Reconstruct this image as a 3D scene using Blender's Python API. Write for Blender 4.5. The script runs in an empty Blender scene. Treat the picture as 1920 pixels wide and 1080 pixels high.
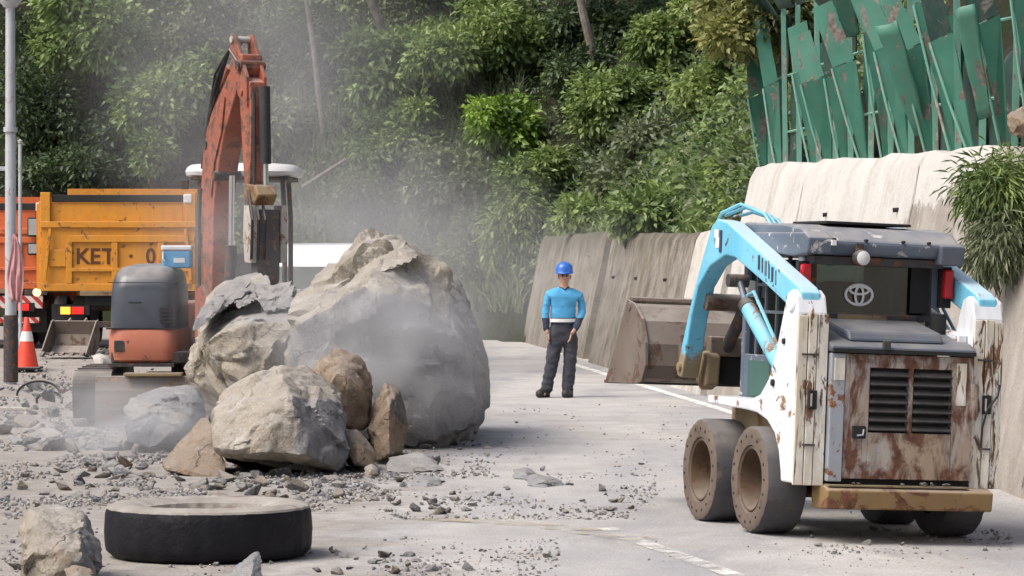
import bpy, bmesh, math, random
import numpy as np
from mathutils import Vector, Matrix, Euler, noise as mnoise

R = math.radians
scene = bpy.context.scene
col = scene.collection

# ------------------------------------------------------------------ camera, sky, sun, exposure
FPX, CAMH, HOR = 5940.0, 1.79, 480.0
cam_d = bpy.data.cameras.new('camera')
cam = bpy.data.objects.new('camera', cam_d)
col.objects.link(cam)
cam_d.sensor_width = 36.0
cam_d.lens = FPX / 1920.0 * 36.0
cam_d.clip_start = 0.5
cam_d.clip_end = 2000.0
cam.location = (0, 0, CAMH)
cam.rotation_euler = (R(90) - math.atan(60.0 / FPX), 0, 0)
scene.camera = cam

SUN_FROM = Vector((-0.52, -0.28, 0.80)).normalized()
world = bpy.data.worlds.new('World')
scene.world = world
world.use_nodes = True
wn = world.node_tree
bg = wn.nodes['Background']
sky = wn.nodes.new('ShaderNodeTexSky')
sky.sky_type = 'NISHITA'
sky.sun_disc = False
sky.sun_elevation = math.asin(SUN_FROM.z)
sky.sun_rotation = math.atan2(SUN_FROM.x, SUN_FROM.y)
sky.dust_density = 6.0
sky.air_density = 1.0
sky.ozone_density = 1.0
wn.links.new(sky.outputs[0], bg.inputs[0])
bg.inputs[1].default_value = 0.148

sun_d = bpy.data.lights.new('sun', 'SUN')
sun_d.energy = 2.0
sun_d.angle = R(32)
sun_d.color = (1.0, 0.98, 0.955)
sun = bpy.data.objects.new('sun', sun_d)
col.objects.link(sun)
sun.rotation_euler = (-SUN_FROM).to_track_quat('-Z', 'Y').to_euler()
sun.location = (-20, -10, 40)

vs = scene.view_settings
vs.view_transform = 'Standard'
vs.look = 'None'
vs.exposure = 0.35
vs.gamma = 1.0
vs.use_curve_mapping = False
scene.render.engine = 'CYCLES'
scene.cycles.use_denoising = True
scene.cycles.use_adaptive_sampling = True
scene.cycles.adaptive_threshold = 0.025
scene.cycles.max_bounces = 5
scene.cycles.diffuse_bounces = 2
scene.cycles.glossy_bounces = 2
scene.cycles.transmission_bounces = 4
scene.cycles.transparent_max_bounces = 8
scene.cycles.volume_bounces = 1
scene.cycles.volume_max_steps = 96
scene.cycles.volume_step_rate = 1.5


def P(x, y, D):
    """photograph pixel at depth D (metres) -> world point"""
    return Vector(((x - 960.0) * D / FPX, D, CAMH - (y - HOR) * D / FPX))


def sstep(a, b, t):
    t = np.clip((np.asarray(t, dtype=float) - a) / (b - a), 0, 1)
    return t * t * (3 - 2 * t)


def gz(x, y):
    """road surface height"""
    z = -0.0437 * np.clip(np.asarray(x, dtype=float) - 1.5, 0, 3.0) * (1 - sstep(23, 29, y))
    z = z + 0.20 * sstep(46.5, 50, y) * sstep(4, 5.5, -np.asarray(x, dtype=float))
    return z


# ------------------------------------------------------------------ helpers
def tag(o, label=None, cat=None, group=None, kind=None):
    if label: o['label'] = label
    if cat: o['category'] = cat
    if group: o['group'] = group
    if kind: o['kind'] = kind
    return o


def empty(name, loc, rot=(0, 0, 0)):
    o = bpy.data.objects.new(name, None)
    col.objects.link(o)
    o.location = loc
    o.rotation_euler = rot
    o.empty_display_size = 0.2
    return o


class MB:
    def __init__(s):
        s.v, s.f, s.m = [], [], []
        s.mi = 0

    def add(s, vs, fs):
        b = len(s.v)
        s.v.extend([tuple(p) for p in vs])
        s.f.extend([tuple(b + i for i in f) for f in fs])
        s.m.extend([s.mi] * len(fs))
        return s

    def box(s, c, d, rot=None):
        x, y, z = d[0] / 2, d[1] / 2, d[2] / 2
        p = [Vector((sx * x, sy * y, sz * z)) for sx in (-1, 1) for sy in (-1, 1) for sz in (-1, 1)]
        if rot is not None:
            M = Euler(rot).to_matrix()
            p = [M @ q for q in p]
        p = [q + Vector(c) for q in p]
        return s.add(p, [(0, 1, 3, 2), (4, 6, 7, 5), (0, 4, 5, 1), (2, 3, 7, 6), (0, 2, 6, 4), (1, 5, 7, 3)])

    def bx(s, x0, x1, y0, y1, z0, z1):
        return s.box(((x0 + x1) / 2, (y0 + y1) / 2, (z0 + z1) / 2), (abs(x1 - x0), abs(y1 - y0), abs(z1 - z0)))

    def prism(s, poly, a0, a1, axis='x'):
        """poly in the two other axes (x: (y,z); y: (x,z); z: (x,y))"""
        n = len(poly)
        area = sum(poly[i][0] * poly[(i + 1) % n][1] - poly[(i + 1) % n][0] * poly[i][1] for i in range(n))
        if area < 0: poly = poly[::-1]

        def mk(p, a):
            return {'x': (a, p[0], p[1]), 'y': (p[0], a, p[1]), 'z': (p[0], p[1], a)}[axis]
        vs = [mk(p, a0) for p in poly] + [mk(p, a1) for p in poly]
        fs = [tuple(range(n))[::-1], tuple(range(n, 2 * n))]
        for i in range(n):
            j = (i + 1) % n
            fs.append((i, j, n + j, n + i))
        if axis == 'y': fs = [f[::-1] for f in fs]
        if a1 < a0: fs = [f[::-1] for f in fs]
        return s.add(vs, fs)

    def tube(s, pts, r, n=10, cap=True):
        pts = [Vector(p) for p in pts]
        rs = r if isinstance(r, (list, tuple)) else [r] * len(pts)
        vs, fs = [], []
        up = None
        for i, p in enumerate(pts):
            t = (pts[min(i + 1, len(pts) - 1)] - pts[max(i - 1, 0)]).normalized()
            if up is None:
                up = Vector((0, 0, 1)) if abs(t.z) < 0.9 else Vector((0, 1, 0))
            a = t.cross(up).normalized()
            b = a.cross(t).normalized()
            up = b
            for k in range(n):
                an = 2 * math.pi * k / n
                vs.append(p + (a * math.cos(an) + b * math.sin(an)) * rs[i])
        for i in range(len(pts) - 1):
            for k in range(n):
                k2 = (k + 1) % n
                fs.append((i * n + k, i * n + k2, (i + 1) * n + k2, (i + 1) * n + k))
        if cap:
            fs.append(tuple(range(n))[::-1])
            fs.append(tuple((len(pts) - 1) * n + k for k in range(n)))
        return s.add(vs, [f[::-1] for f in fs])

    def lathe(s, prof, c, axis='x', n=32, closed=False, jitter=None):
        """prof: (r, a) pairs; rotated about axis through c"""
        vs, fs = [], []
        m = len(prof)
        for k in range(n):
            an = 2 * math.pi * k / n
            for i, (r, a) in enumerate(prof):
                rr = r if jitter is None else r + jitter(i, k)
                u, w = rr * math.cos(an), rr * math.sin(an)
                q = {'x': (a, u, w), 'y': (u, a, w), 'z': (u, w, a)}[axis]
                vs.append((c[0] + q[0], c[1] + q[1], c[2] + q[2]))
        for k in range(n):
            k2 = (k + 1) % n
            for i in range(m if closed else m - 1):
                j = (i + 1) % m
                fs.append((k * m + i, k * m + j, k2 * m + j, k2 * m + i))
        return s.add(vs, fs)

    def grid(s, rows):
        """rows: list of equally long lists of points"""
        n = len(rows[0])
        vs = [p for r in rows for p in r]
        fs = []
        for i in range(len(rows) - 1):
            for j in range(n - 1):
                fs.append((i * n + j, i * n + j + 1, (i + 1) * n + j + 1, (i + 1) * n + j))
        return s.add(vs, fs)

    def build(s, name, mats, parent=None, bevel=0.0, smooth=False, fix=True, seg=2):
        me = bpy.data.meshes.new(name)
        me.from_pydata(s.v, [], s.f)
        if not isinstance(mats, (list, tuple)): mats = [mats]
        for m in mats: me.materials.append(m)
        if len(mats) > 1:
            me.polygons.foreach_set('material_index', s.m)
        if fix:
            bm = bmesh.new()
            bm.from_mesh(me)
            bmesh.ops.recalc_face_normals(bm, faces=bm.faces)
            if bevel > 0:
                es = [e for e in bm.edges if len(e.link_faces) == 2 and e.calc_face_angle(0) > 0.5]
                try:
                    bmesh.ops.bevel(bm, geom=es, offset=bevel, segments=seg, profile=0.5, affect='EDGES', clamp_overlap=True)
                except Exception:
                    pass
            bm.to_mesh(me)
            bm.free()
        if smooth:
            me.polygons.foreach_set('use_smooth', [True] * len(me.polygons))
            if hasattr(me, 'set_sharp_from_angle'): me.set_sharp_from_angle(angle=R(38))
        me.update()
        o = bpy.data.objects.new(name, me)
        col.objects.link(o)
        if parent is not None: o.parent = parent
        return o


def link_copy(o, parent=None):
    c = o.copy()
    col.objects.link(c)
    c.parent = parent
    return c


# ------------------------------------------------------------------ materials
class NT:
    def __init__(s, name):
        s.mat = bpy.data.materials.new(name)
        s.mat.use_nodes = True
        s.t = s.mat.node_tree
        s.bsdf = s.t.nodes['Principled BSDF']
        s.tc = s.t.nodes.new('ShaderNodeTexCoord')

    def n(s, t, **kw):
        nd = s.t.nodes.new(t)
        for k, v in kw.items(): setattr(nd, k, v)
        return nd

    def l(s, a, b):
        s.t.links.new(a, b)

    def coords(s, scale=(1, 1, 1), space='Object'):
        if space == 'World':
            g = s.n('ShaderNodeNewGeometry')
            out = g.outputs['Position']
        else:
            out = s.tc.outputs[space]
        if tuple(scale) == (1, 1, 1): return out
        mp = s.n('ShaderNodeMapping')
        mp.inputs['Scale'].default_value = scale
        s.l(out, mp.inputs[0])
        return mp.outputs[0]

    def noise(s, scale, detail=4, rough=0.55, stretch=(1, 1, 1), space='Object', dist=0.0, out='Fac'):
        nd = s.n('ShaderNodeTexNoise')
        nd.inputs['Scale'].default_value = scale
        nd.inputs['Detail'].default_value = detail
        nd.inputs['Roughness'].default_value = rough
        nd.inputs['Distortion'].default_value = dist
        s.l(s.coords(stretch, space), nd.inputs['Vector'])
        return nd.outputs[out]

    def ramp(s, fac, a, b, ca=0.0, cb=1.0):
        mr = s.n('ShaderNodeMapRange')
        mr.inputs[1].default_value, mr.inputs[2].default_value = a, b
        mr.inputs[3].default_value, mr.inputs[4].default_value = ca, cb
        mr.clamp = True
        s.l(fac, mr.inputs[0])
        return mr.outputs[0]

    def math(s, op, a, b=0.5):
        m = s.n('ShaderNodeMath', operation=op)
        for i, q in enumerate((a, b)):
            if isinstance(q, (int, float)): m.inputs[i].default_value = q
            else: s.l(q, m.inputs[i])
        return m.outputs[0]

    def mix(s, fac, a, b, mode='MIX'):
        m = s.n('ShaderNodeMix', data_type='RGBA', blend_type=mode)
        for i, q in ((0, fac), (6, a), (7, b)):
            if isinstance(q, (int, float)): m.inputs[i].default_value = q
            elif isinstance(q, (tuple, list)): m.inputs[i].default_value = (*q[:3], 1)
            else: s.l(q, m.inputs[i])
        return m.outputs[2]

    def bump(s, h, strength=0.3, dist=0.02):
        b = s.n('ShaderNodeBump')
        b.inputs['Strength'].default_value = strength
        b.inputs['Distance'].default_value = dist
        s.l(h, b.inputs['Height'])
        s.l(b.outputs[0], s.bsdf.inputs['Normal'])

    def up(s):
        g = s.n('ShaderNodeNewGeometry')
        x = s.n('ShaderNodeSeparateXYZ')
        s.l(g.outputs['Normal'], x.inputs[0])
        return x.outputs[2]

    def fin(s, colr, rough=0.7, metal=0.0, spec=None):
        if isinstance(colr, (tuple, list)): s.bsdf.inputs['Base Color'].default_value = (*colr[:3], 1)
        else: s.l(colr, s.bsdf.inputs['Base Color'])
        if isinstance(rough, (int, float)): s.bsdf.inputs['Roughness'].default_value = rough
        else: s.l(rough, s.bsdf.inputs['Roughness'])
        s.bsdf.inputs['Metallic'].default_value = metal
        if spec is not None: s.bsdf.inputs['Specular IOR Level'].default_value = spec
        return s.mat


DUST = (0.40, 0.37, 0.33)


def paint(name, c, c2=None, chip=(0.10, 0.045, 0.02), amount=0.0, scale=9.0, stretch=(1, 1, 1), rough=0.45, dust=0.35, metal=0.0, grime=0.25, sp=0.5, stain=None, streaks=0.0, soft=0.02):
    """painted metal: tone variation, chipped spots down to rust, dust settled on upward faces"""
    s = NT(name)
    c2 = c2 or tuple(q * 0.78 for q in c)
    k = s.mix(s.ramp(s.noise(2.3, 5), 0.35, 0.7), c, c2)
    k = s.mix(s.math('MULTIPLY', s.ramp(s.noise(14, 6, 0.7, (1, 1, 0.25)), 0.45, 0.75), grime), k, (0.16, 0.13, 0.10))
    if stain:
        k = s.mix(s.ramp(s.noise(3.6, 7, 0.7, (1, 1, 0.5), dist=0.4), 0.44, 0.60, 0, 0.85), k, stain)
    if streaks > 0:
        k = s.mix(s.ramp(s.noise(16, 5, 0.6, (1.2, 1.2, 0.07), dist=0.8), 0.60, 0.64, 0, streaks), k, (0.05, 0.03, 0.02))
    h = None
    if amount > 0:
        nz = s.noise(scale, 8, 0.68, stretch, dist=0.6)
        m = s.ramp(nz, 0.63 - amount * 0.3 - soft / 2, 0.63 - amount * 0.3 + soft / 2)
        rust = s.mix(s.ramp(s.noise(20, 4), 0.35, 0.65), chip, tuple(min(1, q * 2.1) for q in chip))
        k = s.mix(m, k, rust)
        h = m
        rg = s.mix(m, (rough,) * 3, (0.9,) * 3)
        rough = rg
    d = s.math('MULTIPLY', s.ramp(s.up(), 0.35, 0.95), s.ramp(s.noise(5, 4), 0.3, 0.65, 0.4, 1.0))
    k = s.mix(s.math('MULTIPLY', d, dust), k, DUST)
    if h is not None: s.bump(s.math('SUBTRACT', 1.0, h), 0.5, 0.004)
    else: s.bump(s.noise(30, 3), 0.06, 0.005)
    return s.fin(k, rough, metal, sp)


def flat(name, c, rough=0.6, metal=0.0, emit=None, strength=0.0, var=0.15):
    s = NT(name)
    k = s.mix(s.ramp(s.noise(8, 4), 0.3, 0.7), c, tuple(q * (1 - var) for q in c))
    if emit:
        s.bsdf.inputs['Emission Color'].default_value = (*emit, 1)
        s.bsdf.inputs['Emission Strength'].default_value = strength
    return s.fin(k, rough, metal)


def glass(name, tint=(0.16, 0.22, 0.20), gloss=0.10):
    m = bpy.data.materials.new(name)
    m.use_nodes = True
    t = m.node_tree
    t.nodes.remove(t.nodes['Principled BSDF'])
    out = t.nodes['Material Output']
    tr = t.nodes.new('ShaderNodeBsdfTransparent')
    tr.inputs[0].default_value = (*tint, 1)
    gl = t.nodes.new('ShaderNodeBsdfGlossy')
    gl.inputs['Roughness'].default_value = 0.08
    gl.inputs[0].default_value = (0.9, 0.95, 0.95, 1)
    fr = t.nodes.new('ShaderNodeFresnel')
    fr.inputs[0].default_value = 1.5
    ad = t.nodes.new('ShaderNodeMath')
    ad.operation = 'ADD'
    ad.inputs[1].default_value = gloss * 0.3
    mx = t.nodes.new('ShaderNodeMixShader')
    t.links.new(fr.outputs[0], ad.inputs[0])
    t.links.new(ad.outputs[0], mx.inputs[0])
    t.links.new(tr.outputs[0], mx.inputs[1])
    t.links.new(gl.outputs[0], mx.inputs[2])
    t.links.new(mx.outputs[0], out.inputs[0])
    return m


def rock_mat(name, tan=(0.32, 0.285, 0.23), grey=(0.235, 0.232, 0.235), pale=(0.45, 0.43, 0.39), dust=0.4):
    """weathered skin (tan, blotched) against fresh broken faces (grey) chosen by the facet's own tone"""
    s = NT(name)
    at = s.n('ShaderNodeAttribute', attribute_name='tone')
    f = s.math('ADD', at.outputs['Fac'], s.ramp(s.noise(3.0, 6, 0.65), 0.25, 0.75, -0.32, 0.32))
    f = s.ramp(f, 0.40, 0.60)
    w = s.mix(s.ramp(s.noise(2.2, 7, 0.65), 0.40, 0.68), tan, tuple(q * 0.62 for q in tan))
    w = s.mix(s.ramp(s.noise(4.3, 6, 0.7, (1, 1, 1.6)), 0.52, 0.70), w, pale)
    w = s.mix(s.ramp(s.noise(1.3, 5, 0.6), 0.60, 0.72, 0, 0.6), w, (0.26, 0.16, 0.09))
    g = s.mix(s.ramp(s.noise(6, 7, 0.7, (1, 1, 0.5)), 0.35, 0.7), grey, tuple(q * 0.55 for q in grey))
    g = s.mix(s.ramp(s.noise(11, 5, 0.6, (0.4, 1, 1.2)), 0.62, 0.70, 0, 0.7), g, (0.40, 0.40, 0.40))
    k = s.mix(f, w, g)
    sp = s.ramp(s.noise(70, 3, 0.6), 0.3, 0.7, 0.72, 1.22)
    k = s.mix(1.0, k, sp, 'MULTIPLY')
    cr = s.n('ShaderNodeTexVoronoi', feature='DISTANCE_TO_EDGE')
    cr.inputs['Scale'].default_value = 2.4
    nd = s.n('ShaderNodeTexNoise')
    nd.inputs['Scale'].default_value = 4
    nd.inputs['Detail'].default_value = 5
    s.l(s.coords(), nd.inputs['Vector'])
    vm = s.n('ShaderNodeVectorMath', operation='ADD')
    s.l(s.coords(), vm.inputs[0])
    sc = s.n('ShaderNodeVectorMath', operation='SCALE')
    sc.inputs['Scale'].default_value = 0.5
    s.l(nd.outputs['Color'], sc.inputs[0])
    s.l(sc.outputs[0], vm.inputs[1])
    s.l(vm.outputs[0], cr.inputs['Vector'])
    crk = s.ramp(cr.outputs['Distance'], 0.0, 0.022, 1.0, 0.0)
    crk = s.math('MULTIPLY', crk, s.ramp(s.noise(1.7, 3), 0.5, 0.6))
    k = s.mix(s.math('MULTIPLY', crk, 0.7), k, (0.05, 0.045, 0.04))
    d = s.math('MULTIPLY', s.ramp(s.up(), 0.45, 0.95), s.ramp(s.noise(4, 4), 0.3, 0.6, 0.5, 1.0))
    k = s.mix(s.math('MULTIPLY', d, dust), k, (0.47, 0.45, 0.42))
    hh = s.math('ADD', s.noise(7, 10, 0.68), s.math('MULTIPLY', crk, -0.35))
    hh = s.math('ADD', hh, s.math('MULTIPLY', s.noise(38, 5, 0.6), 0.25))
    s.bump(hh, 0.75, 0.06)
    return s.fin(k, 0.92, 0, 0.2)


def concrete(name, c, c2, stain=(0.10, 0.085, 0.065), stain_amt=0.5, moss=None, scale=1.0, top=None):
    s = NT(name)
    k = s.mix(s.ramp(s.noise(1.4 * scale, 6, 0.6), 0.35, 0.68), c, c2)
    # blotches first, then run-off streaks that come and go
    k = s.mix(s.ramp(s.noise(2.1, 8, 0.72), 0.48, 0.66, 0, stain_amt), k, stain)
    st = s.ramp(s.noise(1.9, 8, 0.7, (1.0, 1.0, 0.16), dist=0.7), 0.50, 0.68)
    st = s.math('MULTIPLY', st, s.ramp(s.noise(0.9, 5, 0.6), 0.38, 0.62))
    k = s.mix(s.math('MULTIPLY', st, stain_amt), k, tuple(q * 0.8 for q in stain))
    st2 = s.ramp(s.noise(3.7, 6, 0.7, (1.2, 1.2, 0.22), dist=0.6), 0.54, 0.70)
    k = s.mix(s.math('MULTIPLY', st2, stain_amt * 0.5), k, tuple(min(1, q * 1.4) for q in c))
    if moss:
        k = s.mix(s.ramp(s.noise(1.1, 7, 0.7), 0.48, 0.64, 0, 0.75), k, moss)
    if top:      # dark algae that grows down from the wall's crest
        z = s.n('ShaderNodeSeparateXYZ')
        s.l(s.coords(), z.inputs[0])
        q = s.math('ADD', z.outputs[2], s.ramp(s.noise(2.2, 7, 0.72, (1, 1, 0.4)), 0.25, 0.75, -0.55, 0.55))
        k = s.mix(s.ramp(q, top - 0.25, top + 0.1, 0, 0.7), k, (0.075, 0.07, 0.045))
    k = s.mix(1.0, k, s.ramp(s.noise(45, 4, 0.6), 0.3, 0.7, 0.8, 1.15), 'MULTIPLY')
    s.bump(s.math('ADD', s.noise(5, 9, 0.65), s.math('MULTIPLY', s.noise(60, 3), 0.3)), 0.6, 0.03)
    return s.fin(k, 0.9, 0, 0.25)


def leaf_mat(name, c, c2, c3, trans=0.38):
    m = bpy.data.materials.new(name)
    m.use_nodes = True
    t = m.node_tree
    t.nodes.remove(t.nodes['Principled BSDF'])
    out = t.nodes['Material Output']
    at = t.nodes.new('ShaderNodeAttribute')
    at.attribute_name = 'tint'
    cr = t.nodes.new('ShaderNodeValToRGB')
    e = cr.color_ramp.elements
    e[0].position, e[0].color = 0.0, (*c, 1)
    e[1].position, e[1].color = 1.0, (*c3, 1)
    mid = cr.color_ramp.elements.new(0.5)
    mid.color = (*c2, 1)
    t.links.new(at.outputs['Fac'], cr.inputs[0])
    df = t.nodes.new('ShaderNodeBsdfDiffuse')
    tl = t.nodes.new('ShaderNodeBsdfTranslucent')
    gl = t.nodes.new('ShaderNodeBsdfGlossy')
    gl.inputs['Roughness'].default_value = 0.45
    gl.inputs[0].default_value = (0.6, 0.65, 0.6, 1)
    a = t.nodes.new('ShaderNodeMixShader')
    a.inputs[0].default_value = trans
    b = t.nodes.new('ShaderNodeMixShader')
    b.inputs[0].default_value = 0.05
    t.links.new(cr.outputs[0], df.inputs[0])
    t.links.new(cr.outputs[0], tl.inputs[0])
    t.links.new(df.outputs[0], a.inputs[1])
    t.links.new(tl.outputs[0], a.inputs[2])
    t.links.new(a.outputs[0], b.inputs[1])
    t.links.new(gl.outputs[0], b.inputs[2])
    t.links.new(b.outputs[0], out.inputs[0])
    return m


M = {}
M['rock'] = rock_mat('rock_tan')
M['rock_warm'] = rock_mat('rock_warm', (0.25, 0.19, 0.135), (0.17, 0.15, 0.135), (0.34, 0.285, 0.22), 0.25)
M['rock_grey'] = rock_mat('rock_grey', (0.25, 0.245, 0.235), (0.20, 0.21, 0.225), (0.36, 0.36, 0.36), 0.4)
M['chip_tan'] = rock_mat('chip_tan', (0.33, 0.285, 0.225), (0.24, 0.235, 0.225), (0.42, 0.39, 0.34), 0.7)
M['chip_brown'] = rock_mat('chip_brown', (0.27, 0.21, 0.155), (0.20, 0.18, 0.165), (0.36, 0.31, 0.26), 0.6)
M['chip_grey'] = rock_mat('chip_grey', (0.27, 0.265, 0.26), (0.19, 0.195, 0.205), (0.40, 0.40, 0.39), 0.75)
M['rubber'] = paint('rubber', (0.018, 0.018, 0.022), (0.032, 0.031, 0.033), rough=0.72, dust=0.8, grime=0.15)
M['dark_metal'] = paint('dark_metal', (0.035, 0.037, 0.042), amount=0.25, scale=14, rough=0.6, dust=0.45)
M['dark_void'] = flat('dark_void', (0.012, 0.012, 0.013), 0.8)
M['chrome'] = flat('chrome_rod', (0.62, 0.63, 0.65), 0.25, 0.9)
M['white_paint'] = paint('white_paint', (0.62, 0.65, 0.68), amount=0.10, rough=0.4, dust=0.3)
M['concrete_pale'] = concrete('concrete_pale', (0.50, 0.475, 0.43), (0.60, 0.57, 0.52), (0.27, 0.24, 0.20), 0.65)
M['concrete_brown'] = concrete('concrete_brown', (0.225, 0.20, 0.17), (0.30, 0.275, 0.24), (0.085, 0.07, 0.055), 0.8, (0.14, 0.13, 0.085), top=2.0)
M['bark'] = concrete('bark', (0.16, 0.14, 0.12), (0.26, 0.23, 0.20), (0.06, 0.05, 0.04), 0.5, None, 4)
M['bark_dark'] = concrete('bark_dark', (0.06, 0.05, 0.04), (0.09, 0.075, 0.06), (0.03, 0.025, 0.02), 0.5, None, 4)

# ================================================================== SETTING
def WX(D):
    return 6.23 - 0.093 * np.asarray(D, dtype=float)


HILL = np.array([(6.23 - 0.093 * d, d) for d in (-40, 66)] + [(-1.2, 69.0), (-4, 71.0), (-10, 72.5), (-30, 74), (-90, 76)])


def hill_s(x, y):
    """signed distance (m) into the hill from its foot"""
    x, y = np.asarray(x, dtype=float), np.asarray(y, dtype=float)
    best = np.full(np.broadcast(x, y).shape, 1e9)
    sg = np.zeros_like(best)
    for (ax, ay), (bx_, by_) in zip(HILL[:-1], HILL[1:]):
        dx, dy = bx_ - ax, by_ - ay
        L2 = dx * dx + dy * dy
        t = np.clip(((x - ax) * dx + (y - ay) * dy) / L2, 0, 1)
        px, py = ax + t * dx, ay + t * dy
        d = np.hypot(x - px, y - py)
        cr = dx * (y - ay) - dy * (x - ax)
        m = d < best
        best = np.where(m, d, best)
        sg = np.where(m, np.where(cr < 0, 1.0, -1.0), sg)
    return best * sg


def wall_h(y):
    return np.where(np.asarray(y) < 40.6, 2.80, np.where(np.asarray(y) < 67, 2.05, 0.0))


def vnoise(x, y, sc, seed=0):
    f = np.vectorize(lambda a, b: mnoise.fractal(Vector((a * sc + seed, b * sc, seed * 1.7)), 1.0, 2.0, 4))
    return f(x, y)


def terrain(x, y):
    s = hill_s(x, y)
    h0 = wall_h(y)
    st = np.where(h0 > 2.5, 0.95, np.where(h0 > 1, 0.80, 0.0))
    z = h0 * sstep(0.62, 1.0, s) + 1.15 * np.clip(s - st - 0.2, 0, 12) + 0.6 * np.clip(s - 12, 0, 30)
    return np.where(s > 0.5, z, -0.6)


def make_grid(name, xs, ys, zf, mat):
    X, Y = np.meshgrid(xs, ys)
    Z = zf(X, Y)
    nx, ny = len(xs), len(ys)
    v = np.stack([X.ravel(), Y.ravel(), Z.ravel()], 1)
    i = np.arange(ny - 1)[:, None] * nx + np.arange(nx - 1)[None, :]
    f = np.stack([i, i + 1, i + nx + 1, i + nx], -1).reshape(-1, 4)
    me = bpy.data.meshes.new(name)
    me.from_pydata(v.tolist(), [], f.tolist())
    me.materials.append(mat)
    me.polygons.foreach_set('use_smooth', [True] * len(me.polygons))
    o = bpy.data.objects.new(name, me)
    col.objects.link(o)
    return o


def ground_mat(name, dirt):
    s = NT(name)
    asph = s.mix(s.ramp(s.noise(0.55, 6, 0.6, space='World'), 0.35, 0.65), (0.27, 0.268, 0.272), (0.37, 0.366, 0.368))
    du = s.mix(s.ramp(s.noise(1.3, 6, 0.65, space='World'), 0.35, 0.65), (0.47, 0.455, 0.435), (0.37, 0.35, 0.325))
    m = s.ramp(s.noise(0.40, 7, 0.62, (1.6, 0.45, 1), 'World', dist=0.5), 0.40 if not dirt else 0.2, 0.60 if not dirt else 0.4)
    k = s.mix(m, asph, du)
    # wheel-dragged dust and damp stains lying along the lane
    k = s.mix(s.ramp(s.noise(0.8, 6, 0.7, (2.2, 0.35, 1), 'World'), 0.58, 0.72, 0, 0.55), k, (0.19, 0.18, 0.17))
    k = s.mix(s.ramp(s.noise(0.5, 6, 0.7, (0.9, 1.6, 1), 'World'), 0.60, 0.74, 0, 0.6), k, (0.36, 0.29, 0.205))
    k = s.mix(s.ramp(s.noise(2.6, 7, 0.75, (1, 0.5, 1), 'World'), 0.56, 0.70, 0, 0.5), k, (0.50, 0.485, 0.47))
    px = s.n('ShaderNodeSeparateXYZ')
    s.l(s.coords((1, 1, 1), 'World'), px.inputs[0])
    e = s.math('ADD', px.outputs[0], s.ramp(s.noise(1.1, 8, 0.75, space='World'), 0.2, 0.8, -1.9, 1.9))
    soil = s.mix(s.ramp(s.noise(3.5, 7, 0.7, space='World'), 0.38, 0.62), (0.33, 0.305, 0.275), (0.23, 0.205, 0.18))
    k = s.mix(s.ramp(e, -1.4, -0.4, 0.85, 0.0), k, soil)      # broken soil spilled over the verge side
    k = s.mix(1.0, k, s.ramp(s.noise(60, 3, 0.6, space='World'), 0.3, 0.7, 0.76, 1.2), 'MULTIPLY')
    s.bump(s.math('ADD', s.noise(40, 5, 0.7, space='World'), s.noise(4, 5, 0.6, space='World')), 0.45, 0.02)
    return s.fin(k, 0.93, 0, 0.2)


M['road'] = ground_mat('dusty_asphalt', False)
M['dirt'] = ground_mat('dusty_dirt', True)

xs = np.concatenate([[-600, -200, -80, -40, -24], np.arange(-16, 8.01, 0.5), [12, 30, 100, 600]])
ys = np.concatenate([[-400, -100, -20, 0], np.arange(8, 76, 0.5), [90, 140, 300, 900]])
ground = make_grid('ground', xs, ys, lambda x, y: gz(x, y) - 0.035, M['dirt'])
tag(ground, kind='structure')

# road: sheet that follows the wall foot and swings away at the bend
ds = np.concatenate([np.arange(4, 62, 0.5)])
rows = []
for d in ds:
    xr = float(WX(d)) - 0.0
    xl = -5.2 - 0.0 * d
    rows.append([(x, d, float(gz(x, d))) for x in np.linspace(xl, xr, 22)])
for k, d in enumerate(np.arange(62, 68.1, 0.5)):
    xr = float(WX(62)) - (k * 0.5) * 0.6
    rows.append([(x, d, float(gz(x, d))) for x in np.linspace(-5.2, xr, 22)])
mb = MB().grid(rows)
road = mb.build('road', M['road'], smooth=True, fix=False)
tag(road, kind='structure')


def worn(name, c, lo=0.42, hi=0.6):
    """road paint worn through to the asphalt in patches"""
    s = NT(name)
    m = s.ramp(s.noise(3.5, 8, 0.78, space='World'), lo, hi, 1.0, 0.0)
    k = s.mix(s.ramp(s.noise(1.2, 5, space='World'), 0.35, 0.65), c, tuple(q * 0.8 for q in c))
    s.l(m, s.bsdf.inputs['Alpha'])
    return s.fin(k, 0.85, 0, 0.2)


def marking(name, pts, w, mat, lift=0.005):
    rows = []
    P2 = [Vector((p[0], p[1])) for p in pts]
    dense = []
    for a, b in zip(P2[:-1], P2[1:]):
        n = max(2, int((b - a).length / 0.4))
        dense += [a.lerp(b, t / n) for t in range(n)]
    dense.append(P2[-1])
    for i, p in enumerate(dense):
        t = (dense[min(i + 1, len(dense) - 1)] - dense[max(i - 1, 0)]).normalized()
        nrm = Vector((t.y, -t.x))
        rows.append([(q.x, q.y, float(gz(q.x, q.y)) + lift) for q in (p - nrm * w / 2, p + nrm * w / 2)])
    o = MB().grid(rows).build(name, mat, fix=False)
    return tag(o, kind='structure')


marking('road_edge_line', [(float(WX(d)) - 0.36, d) for d in np.arange(29, 54, 1.0)], 0.14, worn('line_white', (0.72, 0.71, 0.69), 0.50, 0.68))
marking('road_lane_line', [(0.62, 20.8), (0.80, 19.8), (1.27, 17.6), (2.0, 14.6)], 0.13, worn('line_white_worn', (0.66, 0.645, 0.61), 0.42, 0.60))
marking('road_yellow_line', [(-0.6, 21.6), (0.2, 21.0), (0.85, 19.9)], 0.30, worn('line_yellow', (0.46, 0.40, 0.29), 0.28, 0.55), 0.010)


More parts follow.
